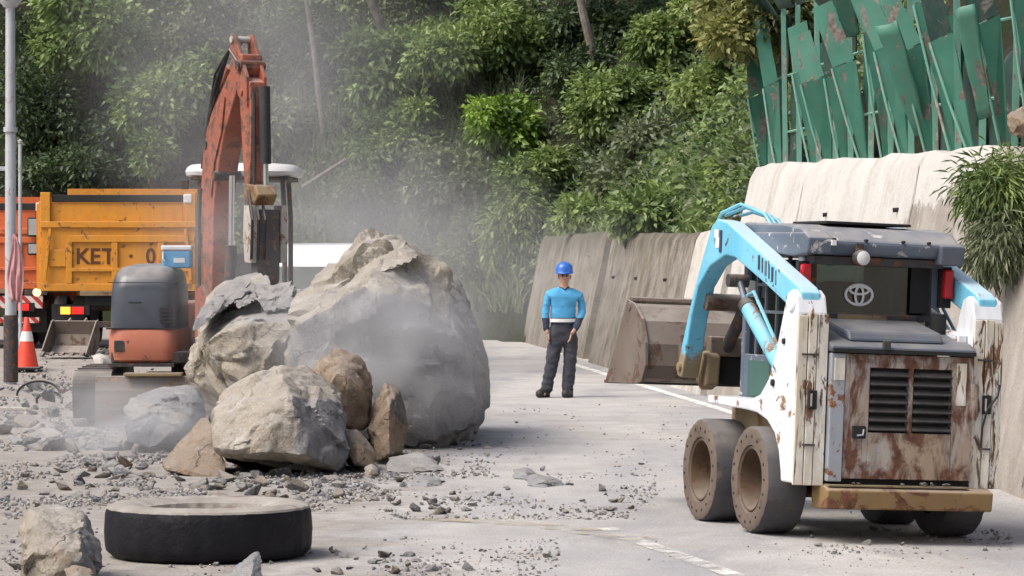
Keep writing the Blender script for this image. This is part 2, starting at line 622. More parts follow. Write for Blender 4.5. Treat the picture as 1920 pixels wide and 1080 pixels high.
# ------------------------------------------------------------------ retaining walls
def wall(name, D0, D1, Hf, mat, off=0.0, batter=0.20, jit=0.02, step=0.5, seed=1):
    rnd = random.Random(seed)
    n = max(2, int((D1 - D0) / step))
    rows = []
    for i in range(n + 1):
        d = D0 + (D1 - D0) * i / n
        H = Hf(d) + rnd.uniform(-jit, jit)
        x = float(WX(d)) + off
        g = lambda q: (x + batter * q, d)
        ring = []
        for t in (-0.5, 0.0, 0.25, 0.5, 0.75, 0.95):
            z = t if t < 0 else H * t
            a = g(max(z, 0))
            ring.append((a[0] + rnd.uniform(-jit, jit) * 0.4, a[1], z))
        ring.append((g(H)[0] + 0.05 + rnd.uniform(0, jit), d, H))
        ring.append((g(H)[0] + 0.40, d, H - 0.01))
        ring.append((g(H)[0] + 0.40, d, -0.5))
        rows.append(ring)
    mb = MB().grid(rows)
    m = len(rows[0])
    mb.add(rows[0], [tuple(range(m))])
    mb.add(rows[-1], [tuple(range(m))])
    return mb.build(name, mat, smooth=True)


s = NT('concrete_near')
pos = s.n('ShaderNodeSeparateXYZ')
s.l(s.coords((1, 1, 1), 'World'), pos.inputs[0])
q = s.math('ADD', pos.outputs[1], s.math('MULTIPLY', pos.outputs[2], 5.2))
q = s.math('ADD', q, s.ramp(s.noise(1.6, 8, 0.7), 0.2, 0.8, -2.4, 2.4))
mk = s.ramp(q, 41.2, 41.6)
pale = s.mix(s.ramp(s.noise(1.1, 6, 0.6), 0.35, 0.68), (0.49, 0.475, 0.445), (0.58, 0.565, 0.535))
pale = s.mix(s.ramp(s.noise(2.0, 8, 0.72, (1.0, 1.0, 0.15), dist=0.7), 0.50, 0.68, 0, 0.6), pale, (0.36, 0.325, 0.275))
pale = s.mix(s.ramp(s.noise(3.0, 8, 0.72), 0.54, 0.68, 0, 0.5), pale, (0.40, 0.37, 0.33))
pale = s.mix(s.math('MULTIPLY', s.ramp(s.noise(6.0, 6, 0.7, (1.2, 1.2, 0.2), dist=0.6), 0.58, 0.68), s.ramp(s.noise(0.8, 4), 0.45, 0.6, 0, 0.7)), pale, (0.22, 0.195, 0.165))
old = s.mix(s.ramp(s.noise(1.7, 7, 0.65), 0.35, 0.66), (0.36, 0.33, 0.295), (0.26, 0.23, 0.20))
old = s.mix(s.ramp(s.noise(2.8, 8, 0.7, (1, 1, 0.14)), 0.50, 0.68, 0, 0.6), old, (0.46, 0.43, 0.39))
k = s.mix(mk, old, pale)
k = s.mix(1.0, k, s.ramp(s.noise(40, 4, 0.6), 0.3, 0.7, 0.85, 1.12), 'MULTIPLY')
s.bump(s.math('ADD', s.math('MULTIPLY', mk, 0.5), s.noise(8, 9, 0.65)), 0.5, 0.03)
M['concrete_near'] = s.fin(k, 0.9, 0, 0.25)

wa = wall('retaining_wall', 10, 40.4, lambda d: 2.72 + 0.015 * (d - 26), M['concrete_near'], seed=3, jit=0.03)
tag(wa, 'tall pale weathered concrete retaining wall carrying the green wrecked fence', 'wall', 'roadside retaining walls')
wb = wall('retaining_wall', 40.75, 43.8, lambda d: 2.13, M['concrete_pale'], off=-0.02, seed=4)
tag(wb, 'short whitish concrete wall section between the tall wall and brown wall', 'wall', 'roadside retaining walls')
wc = wall('retaining_wall', 43.9, 53.3, lambda d: 2.10 + 0.006 * (d - 43), M['concrete_brown'], seed=5)
tag(wc, 'brown stained concrete wall section behind the raised loader bucket', 'wall', 'roadside retaining walls')
wd = wall('retaining_wall', 56.2, 67.5, lambda d: 2.22, M['concrete_brown'], off=0.25, seed=6)
tag(wd, 'set-back mossy brown concrete wall section behind the standing worker', 'wall', 'roadside retaining walls')
wr = wall('retaining_wall', 53.1, 56.4, lambda d: 2.0, M['concrete_brown'], off=1.1, batter=0.1, seed=7)
tag(wr, 'dark recessed gap wall between the two brown wall sections', 'wall', 'roadside retaining walls')

def weep(parent, ds_, z, off=0.0, batter=0.20):
    for d in ds_:
        x = float(WX(d)) + off + batter * z
        MB().tube([(x - 0.05, d, z - 0.01), (x + 0.10, d, z)], 0.024, 10).build('drain_pipe', M['dark_void'], parent, smooth=True)


weep(wa, np.arange(27.5, 40, 3.6), 2.25)
weep(wc, (46.0, 49.2, 52.0), 1.45)
for par, ds_, hh in ((wa, (24.5, 30.5, 36.5), 2.7), (wc, (48.0, 51.4), 2.1)):
    for d in ds_:      # open construction joints
        MB().add([(float(WX(d)) - 0.006 + 0.20 * z, d + e, z) for e in (-0.012, 0.012) for z in (0.0, hh * 0.985)], [(0, 1, 3, 2)]).build('joint', M['dark_void'], par, fix=False)

# ------------------------------------------------------------------ hillside
s = NT('hillside')
k = s.mix(s.ramp(s.noise(0.7, 7, 0.65, space='World'), 0.4, 0.6), (0.050, 0.048, 0.034), (0.035, 0.048, 0.020))
k = s.mix(s.ramp(s.noise(0.9, 6, 0.6, space='World'), 0.60, 0.72, 0, 0.5), k, (0.11, 0.10, 0.095))
s.bump(s.noise(3, 8, 0.7, space='World'), 1.0, 0.25)
M['hill'] = s.fin(k, 0.95, 0, 0.1)
hx = np.concatenate([np.arange(-70, -18, 4), np.arange(-18, 14, 0.5), np.arange(14, 70, 4)])
hy = np.concatenate([np.arange(4, 16, 2), np.arange(16, 86, 0.5), np.arange(86, 160, 5)])
NZ = vnoise(*np.meshgrid(hx, hy), 0.35, 3)
hill = make_grid('hill', hx, hy, lambda x, y: np.where(hill_s(x, y) > 1.2, terrain(x, y) + 0.45 * NZ * sstep(1.2, 3, hill_s(x, y)), terrain(x, y)), M['hill'])
tag(hill, kind='structure')


def hit(x, y, d0=40.0, d1=110.0):
    D = np.arange(d0, d1, 0.1)
    X = (x - 960) * D / FPX
    Z = CAMH - (y - HOR) * D / FPX
    T = terrain(X, D)
    m = np.nonzero(T >= Z)[0]
    return float(D[m[0]]) if len(m) else d1


# ------------------------------------------------------------------ foliage
def leaves_mesh(name, centres, spray_n, spray_r, size, rng, mat, outward=None, narrow=0.42, droop=0.5, tint_base=None, upb=0.55):
    """many folded leaf blades in sprays around the given twig points"""
    n = len(centres)
    C = np.repeat(np.asarray(centres), spray_n, 0)
    O = np.repeat(np.asarray(outward), spray_n, 0) if outward is not None else np.zeros_like(C)
    tb = np.repeat(np.asarray(tint_base), spray_n) if tint_base is not None else np.full(len(C), 0.5)
    N = len(C)
    off = rng.normal(0, 1, (N, 3))
    off /= np.linalg.norm(off, axis=1, keepdims=True) + 1e-9
    pos = C + off * (rng.random((N, 1)) ** 0.5) * spray_r
    # leaf axis: away from the twig, drooping; face normal: up/outward
    ax = off * 0.8 + O * 0.6 + rng.normal(0, 0.35, (N, 3)) + np.array([0, 0, -droop])
    ax /= np.linalg.norm(ax, axis=1, keepdims=True)
    nr = np.array([0, 0, upb]) + O * 0.7 + rng.normal(0, 0.38, (N, 3))
    nr -= ax * (nr * ax).sum(1, keepdims=True)
    nr /= np.linalg.norm(nr, axis=1, keepdims=True) + 1e-9
    sd = np.cross(nr, ax)
    L = size * rng.uniform(0.6, 1.35, (N, 1))
    Wd = L * narrow * rng.uniform(0.75, 1.2, (N, 1))
    base = pos
    tip = pos + ax * L - nr * L * 0.18
    mid = pos + ax * L * 0.45
    a = mid + sd * Wd * 0.5 + nr * Wd * 0.15
    b = mid - sd * Wd * 0.5 + nr * Wd * 0.15
    V = np.stack([base, a, tip, b], 1).reshape(-1, 3)
    i = np.arange(N) * 4
    F = np.stack([np.stack([i, i + 1, i + 2], 1), np.stack([i, i + 2, i + 3], 1)], 1).reshape(-1, 3)
    me = bpy.data.meshes.new(name)
    me.vertices.add(len(V))
    me.vertices.foreach_set('co', V.astype(np.float32).ravel())
    me.loops.add(F.size)
    me.loops.foreach_set('vertex_index', F.astype(np.int32).ravel())
    me.polygons.add(len(F))
    me.polygons.foreach_set('loop_start', (np.arange(len(F)) * 3).astype(np.int32))
    me.polygons.foreach_set('loop_total', np.full(len(F), 3, np.int32))
    me.update(calc_edges=True)
    at = me.attributes.new('tint', 'FLOAT', 'POINT')
    tt = np.clip(tb + rng.normal(0, 0.20, N), 0, 1)
    at.data.foreach_set('value', np.repeat(tt, 4).astype(np.float32))
    me.materials.append(mat)
    return me


LEAF = {
    'mid': leaf_mat('leaf_mid', (0.051, 0.089, 0.026), (0.140, 0.216, 0.061), (0.305, 0.384, 0.116)),
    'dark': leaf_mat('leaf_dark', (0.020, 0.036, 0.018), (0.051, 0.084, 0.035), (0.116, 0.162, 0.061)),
    'bright': leaf_mat('leaf_bright', (0.079, 0.150, 0.024), (0.189, 0.318, 0.044), (0.342, 0.480, 0.083)),
    'olive': leaf_mat('leaf_olive', (0.073, 0.090, 0.031), (0.183, 0.204, 0.064), (0.329, 0.336, 0.110)),
    'dusty': leaf_mat('leaf_dusty', (0.079, 0.102, 0.053), (0.152, 0.186, 0.094), (0.256, 0.282, 0.154)),
    'light': leaf_mat('leaf_light', (0.073, 0.120, 0.035), (0.171, 0.252, 0.072), (0.317, 0.414, 0.127)),
}


def crown_points(rng, lobes, twigs):
    """twig points gathered near the skin of uneven lobes, with their outward direction and a tint per clump"""
    vol = np.array([l[3] * l[4] * l[5] for l in lobes]) ** 0.67
    pick = rng.choice(len(lobes), twigs, p=vol / vol.sum())
    lt = rng.normal(0.52, 0.22, len(lobes))
    d = rng.normal(0, 1, (twigs, 3))
    d[:, 2] = d[:, 2] * 0.9 + 0.15
    d /= np.linalg.norm(d, axis=1, keepdims=True)
    rr = 1 - 0.55 * rng.random(twigs) ** 1.8 + rng.normal(0, 0.07, twigs)
    L = np.array(lobes)[pick]
    pts = L[:, :3] + d * L[:, 3:6] * rr[:, None]
    return pts, d, np.clip(lt[pick] + rng.normal(0, 0.08, twigs), 0.05, 0.95)


def tree(name, label, cat, x, y, D, rx, rz, kind, seed, size=0.155, narrow=0.55, droop=0.35, twigs=420, spray=15, ry=None, nlobes=15, group=None, base=None, trunk=None, upb=0.55):
    rng = np.random.default_rng(seed)
    c = P(x, y, D)
    ry = ry or min(rx, 1.2)
    if base is None:
        bz = float(terrain(c.x, c.y + ry * 0.4)) if hill_s(c.x, c.y + ry * 0.4) > 0.5 else 0.0
        base = Vector((c.x, c.y + ry * 0.4, bz))
    root = empty(name, base)
    tag(root, label, cat, group)
    cl = c - base
    lobes = []
    for i in range(nlobes):
        d = rng.normal(0, 1, 3)
        d /= np.linalg.norm(d)
        k = rng.uniform(0.15, 0.95)
        q = rng.uniform(0.20, 0.50)
        lobes.append((cl.x + d[0] * rx * k, cl.y + d[1] * ry * k, cl.z + d[2] * rz * k, rx * q, max(ry, 0.5) * q, rz * q * rng.uniform(0.8, 1.3)))
    pts, od, tn = crown_points(rng, lobes, twigs)
    me = leaves_mesh('crown', pts, spray, 0.16 + size * 0.6, size, rng, LEAF[kind], od, narrow, droop, tn, upb)
    cr = bpy.data.objects.new('crown', me)
    col.objects.link(cr)
    cr.parent = root
    # trunk with limbs reaching into the lobes
    mb = MB()
    top = Vector(cl) - Vector((0, 0, rz * 0.15))
    r0 = 0.05 + 0.035 * rx
    st = Vector((0, 0, -0.4))
    pts2 = [st, st.lerp(top, 0.35) + Vector((rng.uniform(-.1, .1), rng.uniform(-.1, .1), 0)), st.lerp(top, 0.7), top]
    mb.tube(pts2, [r0, r0 * 0.85, r0 * 0.65, r0 * 0.3], 7)
    for l in lobes:
        a = st.lerp(top, rng.uniform(0.45, 0.85))
        b = Vector(l[:3])
        mb.tube([a, a.lerp(b, 0.5) + Vector((0, 0, 0.08)), b], [r0 * 0.4, r0 * 0.28, r0 * 0.1], 5)
    mb.build('trunk', M[trunk or 'bark_dark'], root, smooth=True, fix=False)
    return root


TREES = [
    # label, x, y, rx, rz, kind, extra
    ('broad bright green tree crown beside the top of the grey lamp pole', 175, 70, 1.9, 1.2, 'light', dict(off=2.2, twigs=900, size=0.18)),
    ('leafy green tree hanging low over the dark hollow above the yellow truck', 330, 190, 1.5, 1.0, 'mid', dict(off=2.0, twigs=760, size=0.18)),
    ('small pale green tip drooping above the yellow truck bed corner', 290, 285, 0.45, 0.45, 'light', dict(off=2.2, twigs=110)),
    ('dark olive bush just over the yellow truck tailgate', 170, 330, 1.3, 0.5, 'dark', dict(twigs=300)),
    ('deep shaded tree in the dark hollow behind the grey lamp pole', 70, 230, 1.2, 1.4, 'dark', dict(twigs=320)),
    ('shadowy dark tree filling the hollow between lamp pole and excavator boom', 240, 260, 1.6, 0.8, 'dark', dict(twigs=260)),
    ('dust greyed tall tree behind the excavator boom tip', 420, 90, 1.3, 1.4, 'dusty', dict(twigs=420, off=1.0)),
    ('dim dust veiled tree behind the slim pale trunk', 620, 90, 1.5, 1.3, 'dark', dict(twigs=420)),
    ('dusty bush close behind the excavator canopy roof', 530, 240, 1.1, 1.0, 'dusty', dict(twigs=300)),
    ('lush green tree with big leaf sprays in the middle of the slope', 800, 120, 1.65, 1.0, 'light', dict(twigs=760, size=0.19, off=1.4)),
    ('pale green leaf spray jutting out over the dust beside slim trunk', 680, 100, 0.55, 0.35, 'light', dict(twigs=110, size=0.2, off=1.8)),
    ('tall mid green tree topping the slope at the centre', 960, 60, 1.4, 1.0, 'mid', dict(twigs=600, off=1.2)),
    ('green tree below the big leaved tree, half veiled by dust', 740, 250, 1.3, 0.75, 'mid', dict(twigs=520, off=1.0)),
    ('vivid lime green creeper mound, brightest on the slope', 930, 235, 0.85, 0.62, 'bright', dict(twigs=420, size=0.16, off=1.6)),
    ('dark leafed bush directly below the lime green creeper', 1010, 320, 1.1, 0.8, 'mid', dict(twigs=460, off=1.1)),
    ('feathery green bush hanging over the far wall end', 985, 430, 0.75, 1.1, 'mid', dict(twigs=420, off=1.2, droop=0.9, narrow=0.3, size=0.19)),
    ('dust covered bush behind the big boulder top', 850, 350, 1.0, 0.8, 'dusty', dict(twigs=380, off=0.8)),
    ('grey dusty scrub behind the white van roof', 690, 380, 1.1, 0.9, 'dusty', dict(twigs=360, off=0.6, narrow=0.25)),
    ('grey dusty scrub between the big boulder and wall end', 900, 470, 0.7, 0.8, 'dusty', dict(twigs=280, off=0.5, narrow=0.3)),
    ('green tree beside the leaning brown trunk high on the slope', 1170, 200, 1.3, 0.95, 'light', dict(twigs=560, off=1.0)),
    ('dark tree crown just behind the leaning brown trunk', 1130, 50, 1.2, 0.8, 'dark', dict(twigs=420)),
    ('tall green tree on the upper slope between leaning trunk and yellowish tree', 1265, 90, 1.05, 1.1, 'mid', dict(twigs=520, off=0.8)),
    ('dark green tree in front of the wrecked fence end', 1365, 190, 0.85, 0.8, 'mid', dict(twigs=420, off=0.5)),
    ('grey green bush in the middle of the slope above the brown wall', 1230, 300, 1.3, 0.7, 'dusty', dict(twigs=420, off=0.6)),
    ('pale shrub at the corner of the tall white wall', 1385, 330, 0.45, 0.42, 'light', dict(twigs=170, off=0.6)),
    ('low bright shrub on top of the brown wall beside its recess', 1130, 405, 0.85, 0.38, 'light', dict(twigs=300, off=0.9)),
    ('low light green shrub on top of the brown wall behind loader arm', 1270, 405, 1.0, 0.42, 'light', dict(twigs=340, off=0.8)),
    ('dark bush in the hollow between lime creeper and leaning trunk', 1090, 150, 0.8, 0.6, 'dark', dict(twigs=260, off=0.5)),
]
for i, (lab, x, y, rx, rz, kd, ex) in enumerate(TREES):
    ex = dict(ex)
    off = ex.pop('off', 0.4)
    D = ex.pop('D', None)
    if D is None: D = hit(x, y) - off
    small = rz < 0.5
    tree('shrub' if (small or 'bush' in lab or 'scrub' in lab or 'mound' in lab) else 'tree', lab, 'shrub' if (small or 'bush' in lab or 'scrub' in lab or 'mound' in lab) else 'tree', x, y, D, rx, rz, kd, 100 + i, group='trees and shrubs on the slope', **ex)

# overhanging yellowish tree by the fence and the narrow-leaved bush growing over the near wall
tree('tree', 'yellowish green tree overhanging the upper end of the wrecked fence', 'tree', 1430, 45, 40.5, 0.85, 0.55, 'olive', 201, size=0.11, twigs=900, ry=0.8, base=Vector((5.2, 44.0, 5.6)))
tree('shrub', 'drooping narrow leaved bush growing over the near concrete wall', 'shrub', 1862, 378, 26.2, 0.38, 0.34, 'light', 202, size=0.11, narrow=0.17, droop=0.85, twigs=240, spray=14, ry=0.3, nlobes=10, base=Vector((4.55, 26.6, 2.7)))
tree('shrub', 'thin bush hanging under the narrow leaved bush on the near wall', 'shrub', 1880, 465, 26.0, 0.20, 0.24, 'dusty', 203, size=0.12, narrow=0.17, droop=1.2, twigs=110, spray=13, ry=0.2, nlobes=6, base=Vector((4.5, 26.5, 2.66)))

# bare trunks standing free of their crowns
for nm, lab, pts, r in (
    ('tree', 'slim pale bare trunk standing in the dust plume', [(612, 262), (598, 180), (588, 90), (570, -30), (560, -150)], (0.075, 0.07, 0.06, 0.055, 0.04)),
    ('tree', 'grey leaning trunk at the upper edge beside the jutting leaf spray', [(728, 75), (712, 40), (690, -10), (660, -80), (640, -150)], (0.11, 0.11, 0.10, 0.09, 0.07)),
    ('tree', 'leaning brown trunk with bare bark high on the slope', [(1122, 130), (1108, 85), (1092, 20), (1080, -40), (1062, -150)], (0.13, 0.11, 0.10, 0.09, 0.07)),
):
    d0 = hit(*pts[0]) - 0.5
    b = P(*pts[0], d0)
    root = empty(nm, b)
    tag(root, lab, 'tree')
    q = [P(px, py, d0) - b for px, py in pts]
    q[0] = q[0] + Vector((0, 0.5, -0.5))
    mb = MB().tube(q, r, 9)
    mb.build('trunk', M['bark'], root, smooth=True, fix=False)
    mb = MB()
    rng = np.random.default_rng(int(pts[0][0]))
    tips = []
    for k in range(5):
        a = q[3].lerp(q[4], rng.uniform(0, 1))
        e = a + Vector((rng.uniform(-1, 1), rng.uniform(-0.6, 0.6), rng.uniform(0.2, 0.8)))
        mb.tube([a, a.lerp(e, 0.5) + Vector((0, 0, 0.1)), e], [0.04, 0.03, 0.012], 5)
        tips.append(e)
    mb.build('branch', M['bark'], root, smooth=True, fix=False)
    lob = [(t.x, t.y, t.z + 0.2, 0.6, 0.6, 0.45) for t in tips]
    pp, od, tn = crown_points(rng, lob, 160)
    cr = bpy.data.objects.new('crown', leaves_mesh('crown', pp, 10, 0.25, 0.2, rng, LEAF['mid'], od, 0.42, 0.5, tn))
    col.objects.link(cr)
    cr.parent = root
a, b = P(566, 352, hit(566, 352) - 0.9), P(722, 262, hit(722, 262) - 0.9)
o = MB().tube([a - a, (b - a) * 0.5 + Vector((0, 0, 0.06)), b - a], [0.05, 0.045, 0.03], 7).build('fallen_trunk', M['bark'], smooth=True, fix=False)
o.location = a
tag(o, 'thin fallen pale trunk lying slanted across the dusty slope', 'log')

# ground cover on the slope
rng = np.random.default_rng(7)
n = 52000
D = rng.uniform(30, 84, n)
fx = rng.uniform(-0.20, 0.20, n)
X = fx * D
sv = hill_s(X, D)
ok = (sv > 1.0) & (sv < 9.5) & (D > 40.8)
X, D, sv = X[ok], D[ok], sv[ok]
Z = terrain(X, D) + rng.uniform(0.0, 0.55, len(X))
tn = np.clip(0.5 + 0.5 * np.array([mnoise.fractal(Vector((a * 0.8, b * 0.8, 1.0)), 1.0, 2.0, 3) for a, b in zip(X, D)]), 0.05, 0.95)
cen = np.stack([X, D, Z], 1)
outw = np.tile(np.array([-0.25, -0.8, 0.35]), (len(X), 1))
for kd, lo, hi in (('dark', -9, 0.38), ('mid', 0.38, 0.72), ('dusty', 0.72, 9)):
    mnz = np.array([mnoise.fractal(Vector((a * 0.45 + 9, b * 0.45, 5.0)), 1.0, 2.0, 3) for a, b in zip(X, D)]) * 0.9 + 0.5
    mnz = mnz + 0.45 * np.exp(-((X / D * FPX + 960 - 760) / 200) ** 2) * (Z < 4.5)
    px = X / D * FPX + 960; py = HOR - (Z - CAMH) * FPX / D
    mnz = mnz - 0.6 * np.exp(-((px - 150) / 170) ** 2 - ((py - 260) / 110) ** 2)  # shade of the hollow painted in by choosing darker leaves there
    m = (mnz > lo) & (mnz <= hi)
    if m.sum() < 10: continue
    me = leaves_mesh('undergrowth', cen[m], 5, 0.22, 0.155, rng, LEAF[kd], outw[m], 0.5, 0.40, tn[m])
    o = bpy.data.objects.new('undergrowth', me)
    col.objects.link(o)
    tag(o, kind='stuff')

# grass along the wall tops and on the dusty bank
def grass(name, pts, h, mat, rng):
    n = len(pts)
    p = np.asarray(pts)
    lean = rng.normal(0, 0.28, (n, 2))
    H = h * rng.uniform(0.5, 1.3, n)
    w = 0.012 + 0.012 * rng.random(n)
    an = rng.uniform(-0.7, 0.7, n)
    sx, sy = np.cos(an) * w, np.sin(an) * w
    z0 = np.zeros(n)
    b1 = p + np.stack([-sx, -sy, z0], 1)
    b2 = p + np.stack([sx, sy, z0], 1)
    m = p + np.stack([lean[:, 0] * H * 0.5, lean[:, 1] * H * 0.5, H * 0.6], 1)
    t = p + np.stack([lean[:, 0] * H * 1.6, lean[:, 1] * H * 1.6, H * 0.92], 1)
    m1, m2 = m + np.stack([-sx, -sy, z0], 1) * 0.8, m + np.stack([sx, sy, z0], 1) * 0.8
    V = np.stack([b1, b2, m2, m1, t], 1).reshape(-1, 3)
    i = np.arange(n) * 5
    F = np.stack([np.stack([i, i + 1, i + 2], 1), np.stack([i, i + 2, i + 3], 1), np.stack([i + 3, i + 2, i + 4], 1)], 1).reshape(-1, 3)
    me = bpy.data.meshes.new(name)
    me.from_pydata(V.tolist(), [], F.tolist())
    at = me.attributes.new('tint', 'FLOAT', 'POINT')
    at.data.foreach_set('value', np.repeat(np.clip(rng.normal(0.5, 0.2, n), 0, 1), 5).astype(np.float32))
    me.materials.append(mat)
    o = bpy.data.objects.new(name, me)
    col.objects.link(o)
    return tag(o, kind='stuff')


d = rng.uniform(40.9, 67, 9000)
sx = rng.uniform(0.85, 2.3, 9000)
x = WX(d) + sx
grass('grass', np.stack([x, d, terrain(x, d) - 0.02], 1), 0.42, LEAF['light'], rng)
n = 16000
d = rng.uniform(64, 80, n)
x = (rng.uniform(540, 980, n) - 960) * d / FPX
k = (hill_s(x, d) > 0.6) & (hill_s(x, d) < 6)
grass('grass', np.stack([x[k], d[k], terrain(x[k], d[k]) + 0.1], 1), 0.55, LEAF['dusty'], rng)

# ------------------------------------------------------------------ wrecked green fence on the tall wall
M['fence'] = paint('fence_green', (0.042, 0.180, 0.125), (0.075, 0.245, 0.180), chip=(0.12, 0.10, 0.09), amount=0.12, scale=5, stretch=(1, 1, 0.3), rough=0.5, dust=0.2, grime=0.35)
M['fence_shade'] = paint('fence_shade_green', (0.006, 0.034, 0.025), (0.010, 0.052, 0.038), chip=(0.08, 0.075, 0.07), amount=0.1, scale=5, rough=0.6, dust=0.1, grime=0.3)  # darker copy of the fence green: the panels' shade is put into the colour
M['fence_post'] = paint('fence_post_green', (0.12, 0.33, 0.25), (0.20, 0.38, 0.31), chip=(0.2, 0.18, 0.16), amount=0.2, scale=8, stretch=(1, 1, 0.3), rough=0.5, dust=0.2)
fr = random.Random(5)
froot_p = Vector((float(WX(32)) + 0.95, 32, 2.8))
fence = empty('rockfall_fence', froot_p)
tag(fence, 'wrecked green steel rockfall fence with buckled panels on the tall wall', 'fence')


def on_wall(d, z, s=0.0):
    return Vector((float(WX(d)) + 0.20 * 2.8 + 0.22 + s, d, z)) - froot_p


posts = np.arange(22.0, 40.4, 1.02)
TOP = 4.55
tops = []


def blade(pts, name='brace', mat=None, thick=0.016):
    """flat steel plate through the given corner ring (wall-relative d, z, offset), folded lip along one edge"""
    q = [on_wall(*w) for w in pts]
    n = len(q)
    back = [w + Vector((0.004, thick, 0)) for w in q]
    fs = [tuple(range(n)), tuple(range(n, 2 * n))[::-1]] + [((k + 1) % n, k, n + k, n + (k + 1) % n) for k in range(n)]
    return MB().add(q + back, fs).build(name, mat or M['fence'], fence)


for i, d in enumerate(posts):
    d = d + fr.uniform(-0.12, 0.12)
    H = TOP + fr.uniform(-0.1, 0.6)
    tilt = fr.uniform(-0.05, 0.07)
    # upright: slender H section
    a, b = on_wall(d, 2.66, 0.05), on_wall(d + fr.uniform(-0.15, 0.15), H + 0.5, 0.05 + tilt)
    mb = MB()
    for u in (-0.03, 0.03):
        mb.bx(a.x - 0.028, a.x + 0.028, a.y + u - 0.004, a.y + u + 0.004, 0, 1)
    mb.bx(a.x - 0.004, a.x + 0.004, a.y - 0.03, a.y + 0.03, 0, 1)
    mb.v = [(p_[0] + (b.x - a.x) * p_[2], p_[1] + (b.y - a.y) * p_[2], a.z + (b.z - a.z) * p_[2]) for p_ in mb.v]
    mb.build('post', M['fence_post'], fence)
    # tapered brace plate that rises from the post foot and leans out over the road
    if fr.random() > 0.12:
        le = fr.uniform(0.02, 0.26) * (0.5 if d > 37 else 1.0)
        w0, w1 = fr.uniform(0.035, 0.06), fr.uniform(0.18, 0.32)
        zm = fr.uniform(3.75, 4.2)
        dd = fr.uniform(-0.1, 0.3)
        f0 = -0.02 + fr.uniform(-0.04, 0.02)
        blade([(d, 2.70, f0), (d + dd * 0.5, (2.7 + zm) / 2 - 0.1, f0 - le * 0.42 - w0 * 0.4), (d + dd, zm, f0 - le - w1 * 0.4), (d + dd + 0.06, zm + 0.10, f0 - le + w1 * 0.55), (d + dd * 0.5 + 0.04, (2.7 + zm) / 2, f0 - le * 0.42 + w1 * 0.42), (d + 0.02, 2.70, f0 + w0)])
        # folded upper half, tipping further out
        k1, k2 = fr.uniform(0.0, 0.30) * (0.4 if d > 37 else 1.0), fr.uniform(0.5, 0.9)
        blade([(d + dd + 0.02, zm + 0.012, f0 - le - w1 * 0.38), (d + dd + 0.25, zm + k2, f0 - le - k1 - w1 * 0.3), (d + dd + 0.30, zm + k2 + 0.1, f0 - le - k1 + w1 * 0.5), (d + dd + 0.07, zm + 0.11, f0 - le + w1 * 0.5)], 'brace_head', M['fence'] if fr.random() > 0.5 else M['fence_shade'])
        e0, e1 = on_wall(d, 2.70, f0 - 0.01), on_wall(d + dd, zm, f0 - le - w1 * 0.42)
        MB().tube([e0, e0.lerp(e1, 0.5) + Vector((-0.012, 0, 0)), e1], 0.014, 6).build('brace_edge', M['fence_post'], fence, smooth=True)
    # short stub plate behind the post
    if fr.random() > 0.4:
        z0 = fr.uniform(2.72, 3.0)
        blade([(d + 0.3, z0, 0.06), (d + 0.3, z0 + 1.3, 0.02), (d + 0.34, z0 + 1.35, 0.26), (d + 0.32, z0 + 0.1, 0.13)], 'stub_plate', M['fence'])
    tops.append((d, 0.0, tilt, H))


def sheet(p00, p10, p01, p11, buckle, seed, thick=0.012):
    """a buckled steel sheet: bilinear patch with ribs and dents"""
    rnd = random.Random(seed)
    rows = []
    ph = rnd.uniform(0, 6)
    for j in range(11):
        t = j / 10
        row = []
        for i in range(9):
            u = i / 8
            q = p00.lerp(p10, u).lerp(p01.lerp(p11, u), t)
            k = math.sin(t * 5 + ph) * buckle * math.sin(u * math.pi) + 0.02 * math.sin(u * 25) + 0.8 * buckle * mnoise.noise(Vector((u * 2, t * 3, seed)))
            row.append(q + Vector((-k, k * 0.3, 0)))
        rows.append(row)
    return rows


for i in range(len(posts) - 1):
    (d0, dl0, ln0, H0), (d1, dl1, ln1, H1) = tops[i], tops[i + 1]
    gap = fr.random()
    if gap > 0.38:
        z1 = min(H0, H1) - fr.choice((0.0, 0.4, 0.9, 1.3)) * fr.random()
        A, B = on_wall(d0 + 0.06, 2.72, 0.10), on_wall(d1 - 0.06, 2.72, 0.10)
        C, E_ = on_wall(d0 + dl0 + 0.06, z1, ln0 + 0.14), on_wall(d1 + dl1 - 0.06, z1 - fr.uniform(-0.2, 0.3), ln1 + 0.14)
        o = MB().grid(sheet(A, B, C, E_, 0.07, i * 3 + 1)).build('panel', M['fence_shade'], fence, smooth=True, fix=False)
        sm = o.modifiers.new('thickness', 'SOLIDIFY'); sm.thickness = 0.012
    if fr.random() > 0.55:
        zb = min(H0, H1) - 0.05
        A, B = on_wall(d0 + 0.05, zb, ln0 + 0.02), on_wall(d1 - 0.05, zb, ln1 + 0.02)
        C, E_ = on_wall(d0 + fr.uniform(0, 0.5), zb + 0.7, -0.45), on_wall(d1 + fr.uniform(0, 0.5), zb + 0.6, -0.38)
        o = MB().grid(sheet(A, B, C, E_, 0.08, i * 3 + 3)).build('panel', M['fence_shade'], fence, smooth=True, fix=False)
        sm = o.modifiers.new('thickness', 'SOLIDIFY'); sm.thickness = 0.012
for zr in (3.25, 3.95):
    a, b = on_wall(posts[0], zr, 0.085), on_wall(posts[-1], zr + 0.08, 0.085)
    MB().tube([a, a.lerp(b, 0.33) + Vector((0.02, 0, -0.06)), a.lerp(b, 0.66) + Vector((-0.03, 0, 0.03)), b], 0.016, 6).build('rail', M['fence_post'], fence, smooth=True)
